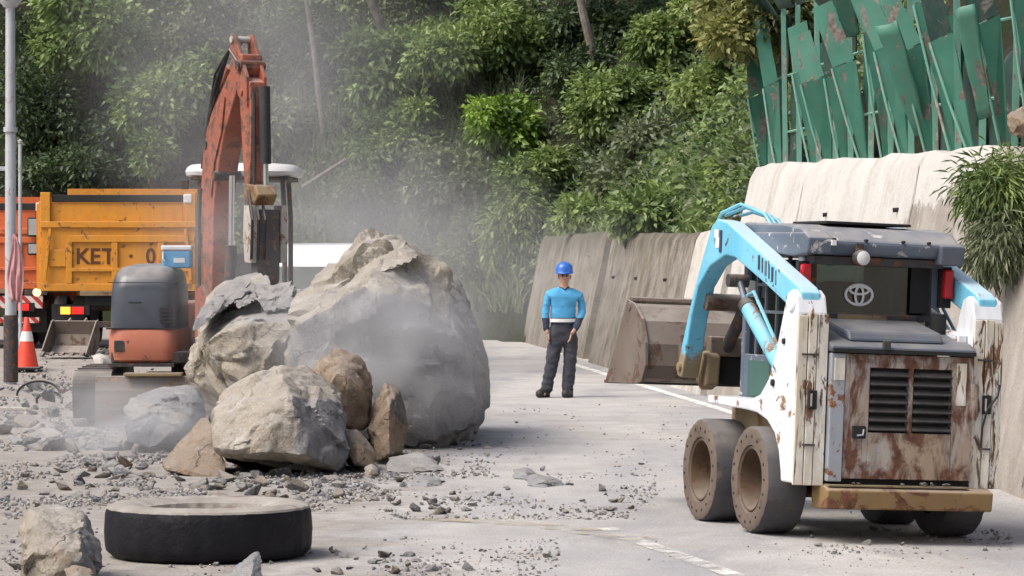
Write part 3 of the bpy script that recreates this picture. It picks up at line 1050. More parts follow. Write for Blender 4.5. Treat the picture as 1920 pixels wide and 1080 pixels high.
# torn sheet hanging diagonally
for (x0, y0, x1, y1, dd, w) in ((1640, 50, 1715, 255, 31.0, 0.20), (1790, 20, 1835, 225, 27.6, 0.15), (1560, -10, 1585, 70, 34.5, 0.2)):
    a, b = P(x0, y0, dd) - froot_p, P(x1, y1, dd + 0.3) - froot_p
    wv = Vector((w, -0.12, 0.05))
    rows = sheet(a, a + wv, b, b + wv * 0.7, 0.05, int(x0))
    o = MB().grid(rows).build('panel', M['fence'], fence, smooth=True, fix=False)
    sm = o.modifiers.new('thickness', 'SOLIDIFY'); sm.thickness = 0.012

# ================================================================== ROCKS
_ico = {}


def ico(sub):
    if sub not in _ico:
        bm = bmesh.new()
        bmesh.ops.create_icosphere(bm, subdivisions=sub, radius=1.0)
        v = np.array([q.co[:] for q in bm.verts])
        f = [tuple(w.index for w in q.verts) for q in bm.faces]
        bm.free()
        _ico[sub] = (v, f)
    return _ico[sub]


def hull_planes(pts):
    bm = bmesh.new()
    for p in pts: bm.verts.new(p)
    bmesh.ops.convex_hull(bm, input=bm.verts)
    bm.normal_update()
    out = []
    c = Vector(np.mean(np.array(pts), 0))
    for f in bm.faces:
        n = f.normal.copy()
        d = n.dot(f.calc_center_median() - c)
        if d < 0: n, d = -n, -d
        if d < 1e-5: continue
        for m, e in out:
            if m.dot(n) > 0.985: break
        else: out.append((n, d))
    bm.free()
    return c, out


def rock_mesh(name, pts, sub, seed, mat, p=38, amp=0.03, fine=0.012, tone=None, smooth=True, cuts=0):
    c, pl = hull_planes(pts)
    N = np.array([q[0][:] for q in pl])
    d = np.array([q[1] for q in pl])
    ext = np.ptp(np.array(pts), axis=0)
    v, f = ico(sub)
    dr = v * ext
    dr /= np.linalg.norm(dr, axis=1, keepdims=True)
    q = np.maximum(dr @ N.T / d, 0)
    r = (q ** p).sum(1) ** (-1.0 / p)
    pos = dr * r[:, None]
    rnd = random.Random(seed)
    tn_pl = np.array([tone(n_, i_) if tone else rnd.random() for i_, n_ in enumerate(N)])
    wq = q ** (p * 0.6)
    tn = (wq * tn_pl).sum(1) / wq.sum(1)
    sz = float(ext.mean())
    # fracture: random cleavage planes shave the skin into flat chips and ledges
    for _ in range(cuts):
        a_ = pos[rnd.randrange(len(pos))]
        n_ = Vector(a_).normalized()
        n_ = (n_ + Vector((rnd.uniform(-1, 1), rnd.uniform(-1, 1), rnd.uniform(-1, 1))) * 0.45).normalized()
        nn_ = np.array(n_)
        top_ = float((pos @ nn_).max())
        off_ = top_ - rnd.uniform(0.25, 1.0) ** 2 * 0.042 * sz
        over = pos @ nn_ - off_
        m_ = over > 0
        pos[m_] -= np.outer(over[m_], nn_) * 0.96
    # a few local spalls with a sharp back edge
    for _ in range(cuts // 3):
        a_ = pos[rnd.randrange(len(pos))]
        n_ = np.array((Vector(a_).normalized() + Vector((rnd.uniform(-1, 1), rnd.uniform(-1, 1), rnd.uniform(-1, 1))) * 0.3).normalized())
        ax_ = np.cross(n_, np.array([rnd.uniform(-1, 1), rnd.uniform(-1, 1), rnd.uniform(-1, 1)]))
        ax_ /= np.linalg.norm(ax_) + 1e-9
        off_ = float(np.dot(a_, n_)) - 0.012 * sz
        tt_ = (pos - a_) @ ax_
        m_ = (pos @ n_ > off_) & (tt_ > 0) & (pos @ n_ < off_ + 0.03 * sz)
        pos[m_] -= np.outer((pos[m_] @ n_ - off_) * np.clip(1.0 - tt_[m_] / (0.35 * sz), 0, 1) * np.clip(tt_[m_] / (0.05 * sz), 0, 1), n_)
    dis = np.zeros(len(pos))
    so = Vector((seed * 3.1, seed * 1.3, seed * 0.7))
    for i, w in enumerate(pos):
        a = Vector(w)
        k = mnoise.ridged_multi_fractal(a * (2.2 / sz) + so, 0.9, 2.1, 5, 0.8, 2.0) - 1.1
        k2 = mnoise.fractal(a * (9.0 / sz) + so, 0.8, 2.1, 4) if fine else 0
        dis[i] = k * amp * 0.45 + k2 * fine
        if sub >= 4:      # broken facets: every cell of a warped Voronoi field is a small tilted plane
            wv = a * (1.0 / sz) + mnoise.noise_vector(a * (3.0 / sz) + so) * 0.10
            for fq, ga in ((3.2, 1.0), (8.0, 0.40)):
                dd_, pp_ = mnoise.voronoi(wv * fq + so)
                h = []
                for q_ in (0, 1):
                    c_ = pp_[q_]
                    hv = mnoise.cell_vector(c_ * 7.31 + Vector((0.37, 0.11, 0.73)))
                    h.append((hv.x - 0.5) * 0.7 + (hv - Vector((0.5, 0.5, 0.5))).dot(wv * fq + so - c_) * 1.5)
                e_ = min(1.0, (math.sqrt(dd_[1]) - math.sqrt(dd_[0])) / 0.06) if dd_[1] > 0 else 1.0
                dis[i] += (h[0] * (0.5 + 0.5 * e_) + h[1] * (0.5 - 0.5 * e_)) * amp * 1.45 * ga
    pos = pos + dr * (dis * sz)[:, None]
    me = bpy.data.meshes.new(name)
    me.from_pydata((pos).tolist(), [], f)
    at = me.attributes.new('tone', 'FLOAT', 'POINT')
    at.data.foreach_set('value', tn.astype(np.float32))
    me.materials.append(mat)
    if smooth:
        me.polygons.foreach_set('use_smooth', [True] * len(me.polygons))
        me.update()
        me.set_sharp_from_angle(angle=R(32))
    me.update()
    return me, c


def rock(name, label, pts_px, sub, seed, mat='rock', cat='rock', group=None, grow=1.025, **kw):
    """pts_px: (x, y, depth) picture-derived corners, each with its own distance"""
    pts = [P(*q) for q in pts_px]
    kw.setdefault('cuts', {3: 4, 4: 8, 5: 14, 6: 26}[sub])
    me, c = rock_mesh(name, pts, sub, seed, M[mat], **kw)
    o = bpy.data.objects.new(name, me)
    col.objects.link(o)
    o.location = c
    o.scale = (grow, grow, grow)
    tag(o, label, cat, group)
    return o


def T(*rules, default=0.2):
    """facet tone by direction: rules of (direction, tone)"""
    def f(n, i):
        best, val = 0.6, default
        for dvec, t in rules:
            k = float(np.dot(n, Vector(dvec).normalized()))
            if k > best: best, val = k, t
        return val
    return f


UP, FR, LF, RT = (0, 0, 1), (0, -1, 0), (-1, 0, 0), (1, 0, 0)
# the shattered boulder under the breaker: tall right half, lower left half, loose cap blocks
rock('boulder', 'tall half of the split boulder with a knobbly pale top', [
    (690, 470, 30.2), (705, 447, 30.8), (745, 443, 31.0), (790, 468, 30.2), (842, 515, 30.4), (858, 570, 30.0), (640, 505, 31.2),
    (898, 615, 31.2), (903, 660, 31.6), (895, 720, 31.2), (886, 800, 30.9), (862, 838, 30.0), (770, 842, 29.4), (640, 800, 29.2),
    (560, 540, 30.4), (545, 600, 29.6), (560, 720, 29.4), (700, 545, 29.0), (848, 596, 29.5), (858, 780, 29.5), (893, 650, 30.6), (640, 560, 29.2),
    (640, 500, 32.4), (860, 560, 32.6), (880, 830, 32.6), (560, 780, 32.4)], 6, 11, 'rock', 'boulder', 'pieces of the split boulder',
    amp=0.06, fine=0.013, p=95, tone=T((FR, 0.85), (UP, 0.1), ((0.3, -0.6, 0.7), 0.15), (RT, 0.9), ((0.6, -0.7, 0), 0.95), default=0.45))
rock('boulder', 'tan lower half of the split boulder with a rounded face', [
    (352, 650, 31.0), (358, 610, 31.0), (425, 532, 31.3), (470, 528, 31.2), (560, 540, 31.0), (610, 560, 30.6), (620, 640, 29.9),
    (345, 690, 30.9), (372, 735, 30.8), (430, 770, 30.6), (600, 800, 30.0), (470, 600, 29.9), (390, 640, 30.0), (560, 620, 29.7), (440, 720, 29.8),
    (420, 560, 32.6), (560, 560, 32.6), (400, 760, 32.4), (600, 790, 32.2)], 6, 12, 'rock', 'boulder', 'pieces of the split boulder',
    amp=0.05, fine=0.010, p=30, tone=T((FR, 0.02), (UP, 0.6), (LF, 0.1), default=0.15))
CAPS = [
    ('pale grey slab peeled along the edge of the tan boulder half', [(357, 612, 30.6), (368, 590, 30.4), (425, 527, 30.9), (470, 524, 31.0), (468, 545, 30.5), (410, 585, 30.2), (365, 620, 30.2), (400, 560, 30.4), (440, 560, 31.3)], 0.9),
    ('grey block wedged at the boulder top under the breaker', [(478, 535, 30.6), (545, 528, 30.6), (556, 548, 30.3), (545, 580, 30.1), (492, 590, 30.1), (475, 560, 30.3), (500, 545, 31.0), (545, 560, 31.0)], 0.85),
    ('dark layered block at the boulder top beside the wedged block', [(440, 540, 30.8), (482, 528, 30.8), (486, 560, 30.4), (448, 580, 30.2), (430, 562, 30.4), (470, 560, 31.0)], 0.7),
    ('long flat splinter lying along the crack toward the pale knob', [(560, 545, 30.3), (640, 515, 30.5), (690, 488, 30.6), (695, 500, 30.4), (640, 545, 30.0), (570, 570, 29.9), (600, 545, 30.9), (680, 505, 30.9)], 0.6),
    ('thin stone flake on the crack below the long splinter', [(590, 560, 29.9), (660, 530, 30.0), (668, 541, 29.9), (600, 580, 29.7), (630, 556, 30.2)], 0.25),
    ('pale angular cap stone crowning the tall boulder half', [(676, 500, 29.9), (706, 452, 30.2), (748, 448, 30.2), (790, 478, 29.8), (765, 492, 29.4), (715, 512, 29.3), (685, 515, 29.5), (720, 470, 31.0), (780, 490, 30.8)], 0.15),
]
for i, (lab, pts, tn) in enumerate(CAPS):
    rock('boulder_fragment', lab, pts, 4, 30 + i, 'rock', 'rock', 'pieces of the split boulder', amp=0.05, fine=0.012, p=50, tone=lambda n, k, t=tn: t + 0.2 * math.sin(k * 2.3))

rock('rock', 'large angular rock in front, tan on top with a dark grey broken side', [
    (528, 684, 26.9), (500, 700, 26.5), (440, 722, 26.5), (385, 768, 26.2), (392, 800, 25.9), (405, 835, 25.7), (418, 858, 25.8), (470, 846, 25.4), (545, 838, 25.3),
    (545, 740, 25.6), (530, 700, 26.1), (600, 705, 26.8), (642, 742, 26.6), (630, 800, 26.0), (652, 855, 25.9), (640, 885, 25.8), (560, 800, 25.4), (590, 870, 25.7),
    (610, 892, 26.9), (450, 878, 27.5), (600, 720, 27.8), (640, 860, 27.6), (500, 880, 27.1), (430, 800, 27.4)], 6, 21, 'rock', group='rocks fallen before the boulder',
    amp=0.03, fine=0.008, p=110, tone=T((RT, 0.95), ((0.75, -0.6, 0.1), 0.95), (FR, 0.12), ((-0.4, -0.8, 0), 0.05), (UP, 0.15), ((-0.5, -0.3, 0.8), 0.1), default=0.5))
rock('rock', 'smooth brown wedge leaning against the large front rock', [
    (303, 872, 26.0), (312, 855, 26.1), (355, 815, 26.3), (385, 780, 26.6), (402, 800, 26.2), (424, 875, 25.8), (420, 888, 25.7), (345, 890, 25.7), (310, 884, 25.8), (400, 880, 26.9), (340, 880, 26.8)],
    5, 22, 'rock_warm', group='rocks fallen before the boulder', amp=0.02, fine=0.006, p=40, tone=lambda n, i: 0.05)
rock('rock', 'upright brown rock with a rounded top behind the large front rock', [
    (580, 690, 28.0), (600, 662, 28.0), (632, 650, 28.1), (668, 668, 28.0), (692, 705, 28.0), (696, 745, 27.9), (688, 810, 27.6), (620, 800, 27.3), (590, 760, 27.3), (640, 700, 27.3), (680, 730, 27.4), (640, 800, 28.8), (690, 780, 28.7)],
    5, 23, 'rock_warm', group='rocks fallen before the boulder', amp=0.04, fine=0.01, p=26, tone=lambda n, i: 0.15)
rock('rock', 'pointed dark brown slab standing on end beside the grey boulder face', [
    (722, 711, 28.0), (742, 722, 28.0), (762, 762, 28.0), (765, 800, 27.8), (755, 850, 27.5), (705, 868, 27.2), (690, 800, 27.5), (705, 745, 27.8), (730, 760, 27.3), (730, 850, 27.1), (740, 840, 28.4), (700, 830, 28.3)],
    5, 24, 'rock_warm', group='rocks fallen before the boulder', amp=0.035, fine=0.01, p=40, tone=lambda n, i: 0.25 if i % 3 else 0.8)
rock('rock', 'small brown block leaning between the front rock and the pointed slab', [
    (636, 803, 26.7), (665, 799, 26.8), (690, 825, 26.7), (706, 850, 26.5), (700, 872, 26.2), (668, 874, 26.1), (650, 840, 26.3), (672, 835, 26.2), (690, 870, 27.0), (650, 870, 27.0)],
    4, 25, 'rock_warm', group='rocks fallen before the boulder', amp=0.03, fine=0.01, p=50, tone=lambda n, i: 0.1)
rock('rock', 'flat whitish slab lying at the foot of the boulder', [
    (728, 858, 26.6), (790, 844, 27.0), (812, 862, 26.7), (828, 880, 26.3), (760, 888, 26.0), (722, 884, 26.1), (735, 866, 26.3), (800, 884, 26.2), (780, 890, 26.6)],
    4, 26, 'rock_grey', group='rocks fallen before the boulder', amp=0.02, fine=0.008, p=60, tone=lambda n, i: 0.05)
rock('rock', 'small yellowish rock at the foot of the brown block', [
    (682, 876, 25.9), (698, 868, 26.0), (710, 878, 25.9), (709, 893, 25.6), (684, 896, 25.6), (696, 880, 25.6), (700, 892, 26.1)], 3, 27, 'rock', group='rocks fallen before the boulder', amp=0.05, tone=lambda n, i: 0.0)
rock('rock', 'grey dust covered rock between the dozer blade and the front rock', [
    (236, 765, 29.2), (262, 738, 29.6), (310, 724, 29.9), (372, 722, 29.9), (388, 760, 29.6), (380, 820, 29.0), (300, 835, 28.6), (240, 830, 28.7), (300, 760, 28.9), (250, 790, 28.8), (360, 780, 28.9), (340, 820, 30.4), (250, 810, 30.2)],
    5, 28, 'rock_grey', group='rocks fallen before the boulder', amp=0.035, fine=0.01, p=40, tone=lambda n, i: 0.8 if i % 4 else 0.2)
rock('rock', 'chunky tan rock at the bottom corner beside the lying tyre', [
    (52, 950, 17.7), (100, 944, 17.9), (160, 958, 17.8), (182, 1000, 17.6), (187, 1040, 17.4), (176, 1090, 17.1), (100, 1100, 16.9), (40, 1085, 17.0), (36, 1030, 17.2), (60, 990, 17.2), (150, 985, 17.3), (140, 1040, 16.95), (60, 1045, 17.0),
    (150, 1085, 17.9), (50, 1080, 17.8)], 5, 29, 'rock', group='rocks near the lying tyre', amp=0.05, fine=0.012, p=40, tone=T((UP, 0.05), (FR, 0.2), (RT, 0.6), default=0.15))
rock('rock', 'pale grey shard leaning against the lying tyre', [
    (488, 1030, 17.55), (478, 1034, 17.45), (440, 1062, 17.3), (424, 1086, 17.1), (470, 1090, 17.0), (490, 1086, 17.15), (485, 1060, 17.4), (460, 1085, 17.5)], 4, 40, 'rock_grey', group='rocks near the lying tyre', amp=0.03, p=60, tone=lambda n, i: 0.85)
rock('rock', 'small brown stone before the chunky tan rock', [
    (120, 1068, 16.9), (140, 1058, 16.95), (170, 1066, 16.9), (178, 1098, 16.6), (118, 1100, 16.55), (145, 1075, 16.7), (150, 1095, 17.0)], 4, 41, 'rock_warm', group='rocks near the lying tyre', amp=0.04, tone=lambda n, i: 0.2)
rock('rock', 'striped light and dark rock in the rubble beside the hose loops', [
    (48, 815, 29.6), (75, 800, 29.9), (112, 806, 29.8), (116, 832, 29.4), (100, 850, 29.0), (55, 846, 29.1), (45, 830, 29.3), (85, 825, 29.1), (95, 835, 30.0)], 4, 42, 'rock', group='rocks in the rubble', amp=0.05, tone=lambda n, i: i % 2)
rock('rock', 'dark low rock lying alone on the road past the whitish slab', [
    (768, 900, 24.9), (790, 890, 25.1), (825, 897, 25.0), (832, 912, 24.7), (800, 917, 24.5), (770, 912, 24.6), (800, 905, 24.6), (810, 912, 25.2)], 4, 43, 'rock_grey', group='rocks in the rubble', amp=0.04, tone=lambda n, i: 1.0)
rock('rock', 'dark grey rock at the open end of the rubble strip', [
    (985, 900, 24.9), (1005, 888, 25.1), (1045, 896, 25.0), (1062, 912, 24.7), (1020, 921, 24.4), (990, 918, 24.5), (1020, 900, 24.6), (1030, 915, 25.2)], 4, 44, 'rock_grey', group='rocks in the rubble', amp=0.04, tone=lambda n, i: 0.9)
rock('rock', 'flat grey rock touching the dark rock at the rubble strip end', [
    (960, 880, 25.8), (990, 876, 26.0), (1008, 888, 25.7), (995, 900, 25.3), (962, 898, 25.4), (985, 886, 25.4), (985, 895, 25.9)], 4, 45, 'rock_grey', group='rocks in the rubble', amp=0.04, tone=lambda n, i: 0.6)
rock('rock', 'white chalky rock on the bank between the fallen bucket and dozer blade', [
    (172, 668, 46.0), (186, 660, 46.2), (205, 668, 46.0), (212, 688, 45.6), (190, 694, 45.4), (178, 686, 45.6), (190, 675, 45.4), (195, 688, 46.4)], 3, 46, 'concrete_pale', group='rocks in the rubble', amp=0.04)
rock('rock', 'brown boulder lodged behind the fence at the picture edge', [
    (1888, 215, 25.6), (1915, 198, 25.8), (1950, 205, 25.8), (1965, 240, 25.6), (1930, 262, 25.3), (1892, 250, 25.4), (1920, 225, 25.2), (1930, 250, 26.2), (1900, 235, 26.2)], 4, 47, 'rock_warm', amp=0.04, tone=lambda n, i: 0.2)

# ------------------------------------------------------------------ scattered stones
rs = random.Random(77)
STONE = {}
for kd, mk_ in (('rock', 'chip_tan'), ('rock_warm', 'chip_brown'), ('rock_grey', 'chip_grey')):
    STONE[kd] = []
    for i in range(8):
        pts = []
        for k in range(9):
            v = Vector((rs.gauss(0, 1), rs.gauss(0, 1), rs.gauss(0, 1))).normalized()
            pts.append((v.x * 0.5, v.y * rs.uniform(0.3, 0.5), v.z * rs.uniform(0.22, 0.42)))
        me, c = rock_mesh('stone', pts, 3, 300 + i + len(kd) * 20, M[mk_], p=90, amp=0.035, fine=0.010)
        STONE[kd].append(me)

# zone: label core, list of boxes (x0,x1,y0,y1 picture), count, size range (m), colour weights
ZONES = [
    ('in the rubble below the grey lamp pole', (0, 180, 730, 850), 42, (0.11, 0.42), (2, 2, 5)),
    ('in the rubble between dozer blade and leaning wedge', (130, 320, 790, 900), 28, (0.10, 0.32), (1, 1, 6)),
    ('in the rubble behind the lying tyre', (0, 560, 870, 940), 46, (0.08, 0.25), (2, 2, 5)),
    ('in the rubble strip before the large front rock', (330, 760, 893, 945), 44, (0.08, 0.22), (2, 2, 5)),
    ('in the thin end of the rubble strip on open road', (740, 1200, 895, 965), 36, (0.05, 0.15), (2, 1, 5)),
    ('in the small heap beside the lying tyre', (590, 800, 1030, 1078), 20, (0.05, 0.15), (2, 2, 4)),
    ('on the road at the bottom edge past the small heap', (800, 1060, 1045, 1085), 12, (0.04, 0.11), (2, 1, 4)),
    ('beside the chunky tan rock', (0, 200, 940, 1075), 14, (0.06, 0.18), (3, 2, 3)),
    ('at the foot of the split boulder', (560, 900, 835, 890), 16, (0.06, 0.16), (2, 2, 4)),
    ('on the clear road between boulder and loader', (880, 1260, 780, 900), 12, (0.04, 0.10), (1, 1, 4)),
    ('under and behind the loader', (1500, 1890, 985, 1035), 16, (0.04, 0.11), (2, 0, 5)),
    ('on the bank before the yellow truck', (60, 215, 650, 735), 14, (0.08, 0.2), (3, 2, 3)),
]
WORD = {'rock': 'tan', 'rock_warm': 'brown', 'rock_grey': 'grey'}


def ground_at(x, y):
    """picture point on the road -> world"""
    D = CAMH * FPX / max(y - HOR, 20)
    for _ in range(4):
        X = (x - 960) * D / FPX
        D = (CAMH - float(gz(X, D))) * FPX / (y - HOR)
    return Vector(((x - 960) * D / FPX, D, float(gz((x - 960) * D / FPX, D))))


MARK = ['the lamp pole', 'the dozer blade', 'the chunky tan rock', 'the leaning wedge', 'the whitish slab', 'the lying tyre', 'the grey shard', 'the picture corner', 'the large front rock', 'the boulder', 'the loader wheels', 'the cone']
MREF = [(20, 715), (180, 800), (100, 950), (340, 890), (770, 870), (590, 1050), (480, 1080), (0, 1080), (600, 890), (890, 830), (1440, 1000), (50, 690)]
SHORT = {z[0]: t for z, t in zip(ZONES, ('in the pole rubble', 'in the blade rubble', 'in rubble behind the tyre', 'in the rubble strip', 'at the strip end', 'in the small heap', 'on the bottom road', 'beside the chunky rock', 'at the boulder foot', 'on the clear road', 'under the loader', 'on the truck bank'))}
ORD = 'first second third fourth fifth sixth seventh eighth ninth tenth eleventh twelfth thirteenth fourteenth fifteenth sixteenth seventeenth eighteenth nineteenth twentieth'.split()
for (core, (x0, x1, y0, y1), cnt, (s0, s1), wts), lm, rf in zip(ZONES, MARK, MREF):
    made = {}
    for i in range(cnt):
        kd = rs.choices(('rock', 'rock_warm', 'rock_grey'), wts)[0]
        sz = s0 + (s1 - s0) * rs.random() ** 1.5
        px, py = rs.uniform(x0, x1), rs.uniform(y0, y1)
        g = ground_at(px, py)
        o = bpy.data.objects.new('stone', rs.choice(STONE[kd]))
        col.objects.link(o)
        sq = (sz * rs.uniform(0.8, 1.25), sz * rs.uniform(0.8, 1.2), sz * rs.uniform(0.6, 1.1))
        o.scale = sq
        o.rotation_euler = (rs.uniform(-0.5, 0.5), rs.uniform(-0.5, 0.5), rs.uniform(0, 6.28))
        o.location = g + Vector((0, 0, sq[2] * 0.17))
        size = 'small' if sz < (s0 + s1) * 0.42 else 'larger'
        made.setdefault((size, WORD[kd]), []).append((math.hypot(px - rf[0], py - rf[1]), o))
    for (size, wd), lst in made.items():
        lst.sort(key=lambda t: t[0])
        for k, (_, o) in enumerate(lst):
            if size == 'larger':      # told apart by their order from a landmark
                tag(o, f'{ORD[k]} larger {wd} stone from {lm} {SHORT[core]}', 'stone', f'{size} {wd} stones {core}')
            else:
                tag(o, f'small {wd} broken stone {core}', 'stone', f'{size} {wd} stones {core}')

# gravel: far too many chips to count, one mesh per tone
def gravel(name, n, zones, mat, seed):
    rnd = random.Random(seed)
    v0, f0 = ico(1)
    V, F, Tn = [], [], []
    for i in range(n):
        for _ in range(12):
            x0, x1, y0, y1, s0, s1 = rnd.choices([z[:6] for z in zones], [z[6] for z in zones])[0]
            g = ground_at(rnd.uniform(x0, x1), rnd.uniform(y0, y1))
            if mnoise.fractal(Vector((g.x * 1.3, g.y * 0.55, 3.0)), 0.9, 2.1, 4) > rnd.uniform(-0.25, 0.45): break
        sz = s0 + (s1 - s0) * rnd.random() ** 3
        Mx = Euler((rnd.uniform(-1, 1), rnd.uniform(-1, 1), rnd.uniform(0, 6))).to_matrix()
        S = Vector((sz * rnd.uniform(0.5, 1), sz * rnd.uniform(0.4, 0.8), sz * rnd.uniform(0.25, 0.6))) * 0.5
        b = len(V)
        vv = v0[:12] if False else v0
        # 12-vertex stones
        pts = ICO0 * np.array([rnd.uniform(0.7, 1.2) for _ in range(36)]).reshape(12, 3)
        A = (pts * np.array(S)) @ np.array(Mx).T + np.array([g.x, g.y, g.z + S.z * 0.4])
        V.extend(A.tolist())
        F.extend([(b + a, b + c, b + d) for a, c, d in ICO0F])
        Tn.extend([rnd.random()] * 12)
    me = bpy.data.meshes.new(name)
    me.from_pydata(V, [], F)
    at = me.attributes.new('tone', 'FLOAT', 'POINT')
    at.data.foreach_set('value', np.array(Tn, dtype=np.float32))
    me.materials.append(mat)
    o = bpy.data.objects.new(name, me)
    col.objects.link(o)
    return tag(o, kind='stuff')


bm = bmesh.new()
bmesh.ops.create_icosphere(bm, subdivisions=1, radius=1.0)
ICO0 = np.array([q.co[:] for q in bm.verts])
ICO0F = [tuple(w.index for w in q.verts) for q in bm.faces]
bm.free()
if len(ICO0) != 12:
    raise RuntimeError('ico size %d' % len(ICO0))
GZ = [
    (0, 200, 720, 860, 0.02, 0.12, 5), (100, 340, 780, 910, 0.02, 0.10, 5), (0, 620, 865, 950, 0.02, 0.09, 9), (320, 780, 890, 960, 0.02, 0.08, 8),
    (700, 1230, 890, 975, 0.015, 0.06, 6), (560, 1050, 1010, 1085, 0.012, 0.05, 3), (0, 600, 1040, 1085, 0.012, 0.06, 2), (0, 200, 930, 1085, 0.015, 0.07, 2), (880, 1300, 760, 900, 0.012, 0.05, 1.5),
    (1200, 1900, 900, 1080, 0.01, 0.035, 1.5), (40, 330, 650, 740, 0.03, 0.12, 3), (540, 920, 830, 895, 0.02, 0.07, 3), (1500, 1900, 990, 1040, 0.015, 0.06, 1.2)]
gravel('gravel', 6500, GZ, M['chip_grey'], 1)
gravel('gravel', 3000, GZ, M['chip_tan'], 2)

# ------------------------------------------------------------------ tyre lying flat on the road
tc_ = ground_at(391, 1040)
tc_ = Vector((P(391, 1000, 18.9).x, 18.9, 0.0))
tyre = empty('tyre', tc_)
tag(tyre, 'big worn black tyre lying flat on the road, its top caked with dust', 'tyre')
s = NT('tyre_dust')
k = s.mix(s.ramp(s.noise(4, 6, 0.65, (1, 1, 1)), 0.35, 0.65), (0.35, 0.33, 0.295), (0.25, 0.23, 0.205))
k = s.mix(s.ramp(s.noise(6, 6, 0.7, (0.35, 1.6, 1)), 0.56, 0.66), k, (0.20, 0.155, 0.125))
k = s.mix(s.ramp(s.noise(9, 6, 0.7, (0.5, 1.5, 1)), 0.60, 0.68), k, (0.44, 0.42, 0.38))
s.bump(s.noise(14, 6), 0.4, 0.02)
M['tyre_dust'] = s.fin(k, 0.95, 0, 0.1)
s = NT('tyre_tread')
k = s.mix(s.ramp(s.noise(7, 6, 0.7), 0.4, 0.7), (0.006, 0.006, 0.009), (0.012, 0.012, 0.015))
k = s.mix(s.ramp(s.noise(16, 6, 0.75, (1, 1, 0.4)), 0.62, 0.74, 0, 0.35), k, (0.12, 0.10, 0.09))
s.bump(s.noise(25, 6), 0.35, 0.02)
M['tyre_tread'] = s.fin(k, 0.6, 0, 0.22)
Rt, Ht = 0.615, 0.318
tr = random.Random(3)
jit = [tr.uniform(-0.004, 0.004) for _ in range(97)]
prof = [(0.44, 0.015), (0.50, 0.0), (0.575, 0.012), (0.608, 0.045), (Rt, 0.08), (Rt + 0.004, 0.16), (Rt, 0.24), (0.612, 0.272), (0.602, 0.292)]
MB().lathe(prof, (0, 0, 0), 'z', 96, jitter=lambda i, k: (jit[k] - (0.009 if k % 8 < 2 and i in (3, 4, 6, 7) else 0)) if i > 2 else 0).build('tread', M['tyre_tread'], tyre, smooth=True)
prof = [(0.603, 0.2905), (0.596, 0.304), (0.56, Ht), (0.49, Ht + 0.004), (0.42, Ht - 0.01), (0.365, Ht - 0.03), (0.35, 0.22)]
MB().lathe(prof, (0, 0, 0), 'z', 96, jitter=lambda i, k: jit[(k * 3) % 96] * 1.5).build('sidewall', M['tyre_dust'], tyre, smooth=True)
MB().lathe([(0.0, Ht - 0.075), (0.2, Ht - 0.065), (0.37, Ht - 0.08)], (0, 0, 0), 'z', 48).build('dirt_fill', M['tyre_dust'], tyre, smooth=True)

# ================================================================== SKID-STEER LOADER
M['blue'] = paint('loader_blue', (0.13, 0.46, 0.64), (0.20, 0.55, 0.72), chip=(0.12, 0.06, 0.03), amount=0.10, scale=7, rough=0.45, dust=0.55, grime=0.3)
M['peel'] = paint('peeling_cream', (0.66, 0.63, 0.55), (0.72, 0.71, 0.68), chip=(0.085, 0.045, 0.025), amount=0.22, scale=11, stretch=(1.6, 1.6, 0.35), rough=0.6, dust=0.1, grime=0.6, stain=(0.55, 0.49, 0.36), streaks=0.95, soft=0.04)
M['side_white'] = paint('side_white', (0.66, 0.70, 0.74), (0.74, 0.77, 0.80), chip=(0.16, 0.08, 0.04), amount=0.12, scale=6, rough=0.4, dust=0.3, grime=0.25)
M['rust_door'] = paint('rusty_door', (0.33, 0.33, 0.34), (0.42, 0.40, 0.36), chip=(0.072, 0.032, 0.020), amount=0.44, scale=6.5, stretch=(1, 1, 0.45), rough=0.65, dust=0.2, grime=0.8, stain=(0.30, 0.22, 0.145), streaks=0.6, soft=0.13)
M['door_grey'] = paint('door_grey', (0.27, 0.30, 0.34), (0.33, 0.355, 0.39), chip=(0.13, 0.055, 0.025), amount=0.2, scale=5, rough=0.5, dust=0.2)
M['bumper'] = paint('bumper_ochre', (0.25, 0.165, 0.06), (0.20, 0.12, 0.05), chip=(0.09, 0.04, 0.02), amount=0.35, scale=6, rough=0.7, dust=0.5, grime=0.5)
M['cab_grey'] = paint('cab_grey', (0.085, 0.115, 0.16), (0.125, 0.155, 0.20), chip=(0.3, 0.3, 0.3), amount=0.06, scale=9, rough=0.5, dust=0.75, grime=0.3)
M['hood_grey'] = paint('hood_grey', (0.065, 0.082, 0.115), (0.10, 0.12, 0.15), rough=0.5, dust=0.38, grime=0.4)
M['bucket_steel'] = paint('bucket_steel', (0.115, 0.088, 0.070), (0.17, 0.14, 0.115), chip=(0.065, 0.038, 0.026), amount=0.25, scale=5, rough=0.7, dust=0.6, grime=0.4)
M['mud'] = paint('mud_ochre', (0.26, 0.20, 0.115), (0.19, 0.14, 0.08), chip=(0.10, 0.06, 0.03), amount=0.2, scale=6, rough=0.9, dust=0.3)
M['solid_tyre'] = paint('solid_tyre', (0.045, 0.046, 0.054), (0.075, 0.074, 0.080), chip=(0.05, 0.045, 0.04), amount=0.1, scale=8, rough=0.85, dust=0.3, grime=0.3)
M['tyre_side'] = paint('tyre_side_mud', (0.095, 0.070, 0.054), (0.15, 0.115, 0.09), chip=(0.07, 0.05, 0.04), amount=0.2, scale=9, rough=0.95, dust=0.2, grime=0.5)
M['rim'] = paint('rim_rusty', (0.085, 0.052, 0.026), (0.055, 0.033, 0.018), chip=(0.06, 0.03, 0.015), amount=0.3, scale=9, rough=0.8, dust=0.4)
M['slat'] = paint('slat_black', (0.02, 0.021, 0.024), rough=0.6, dust=0.12)
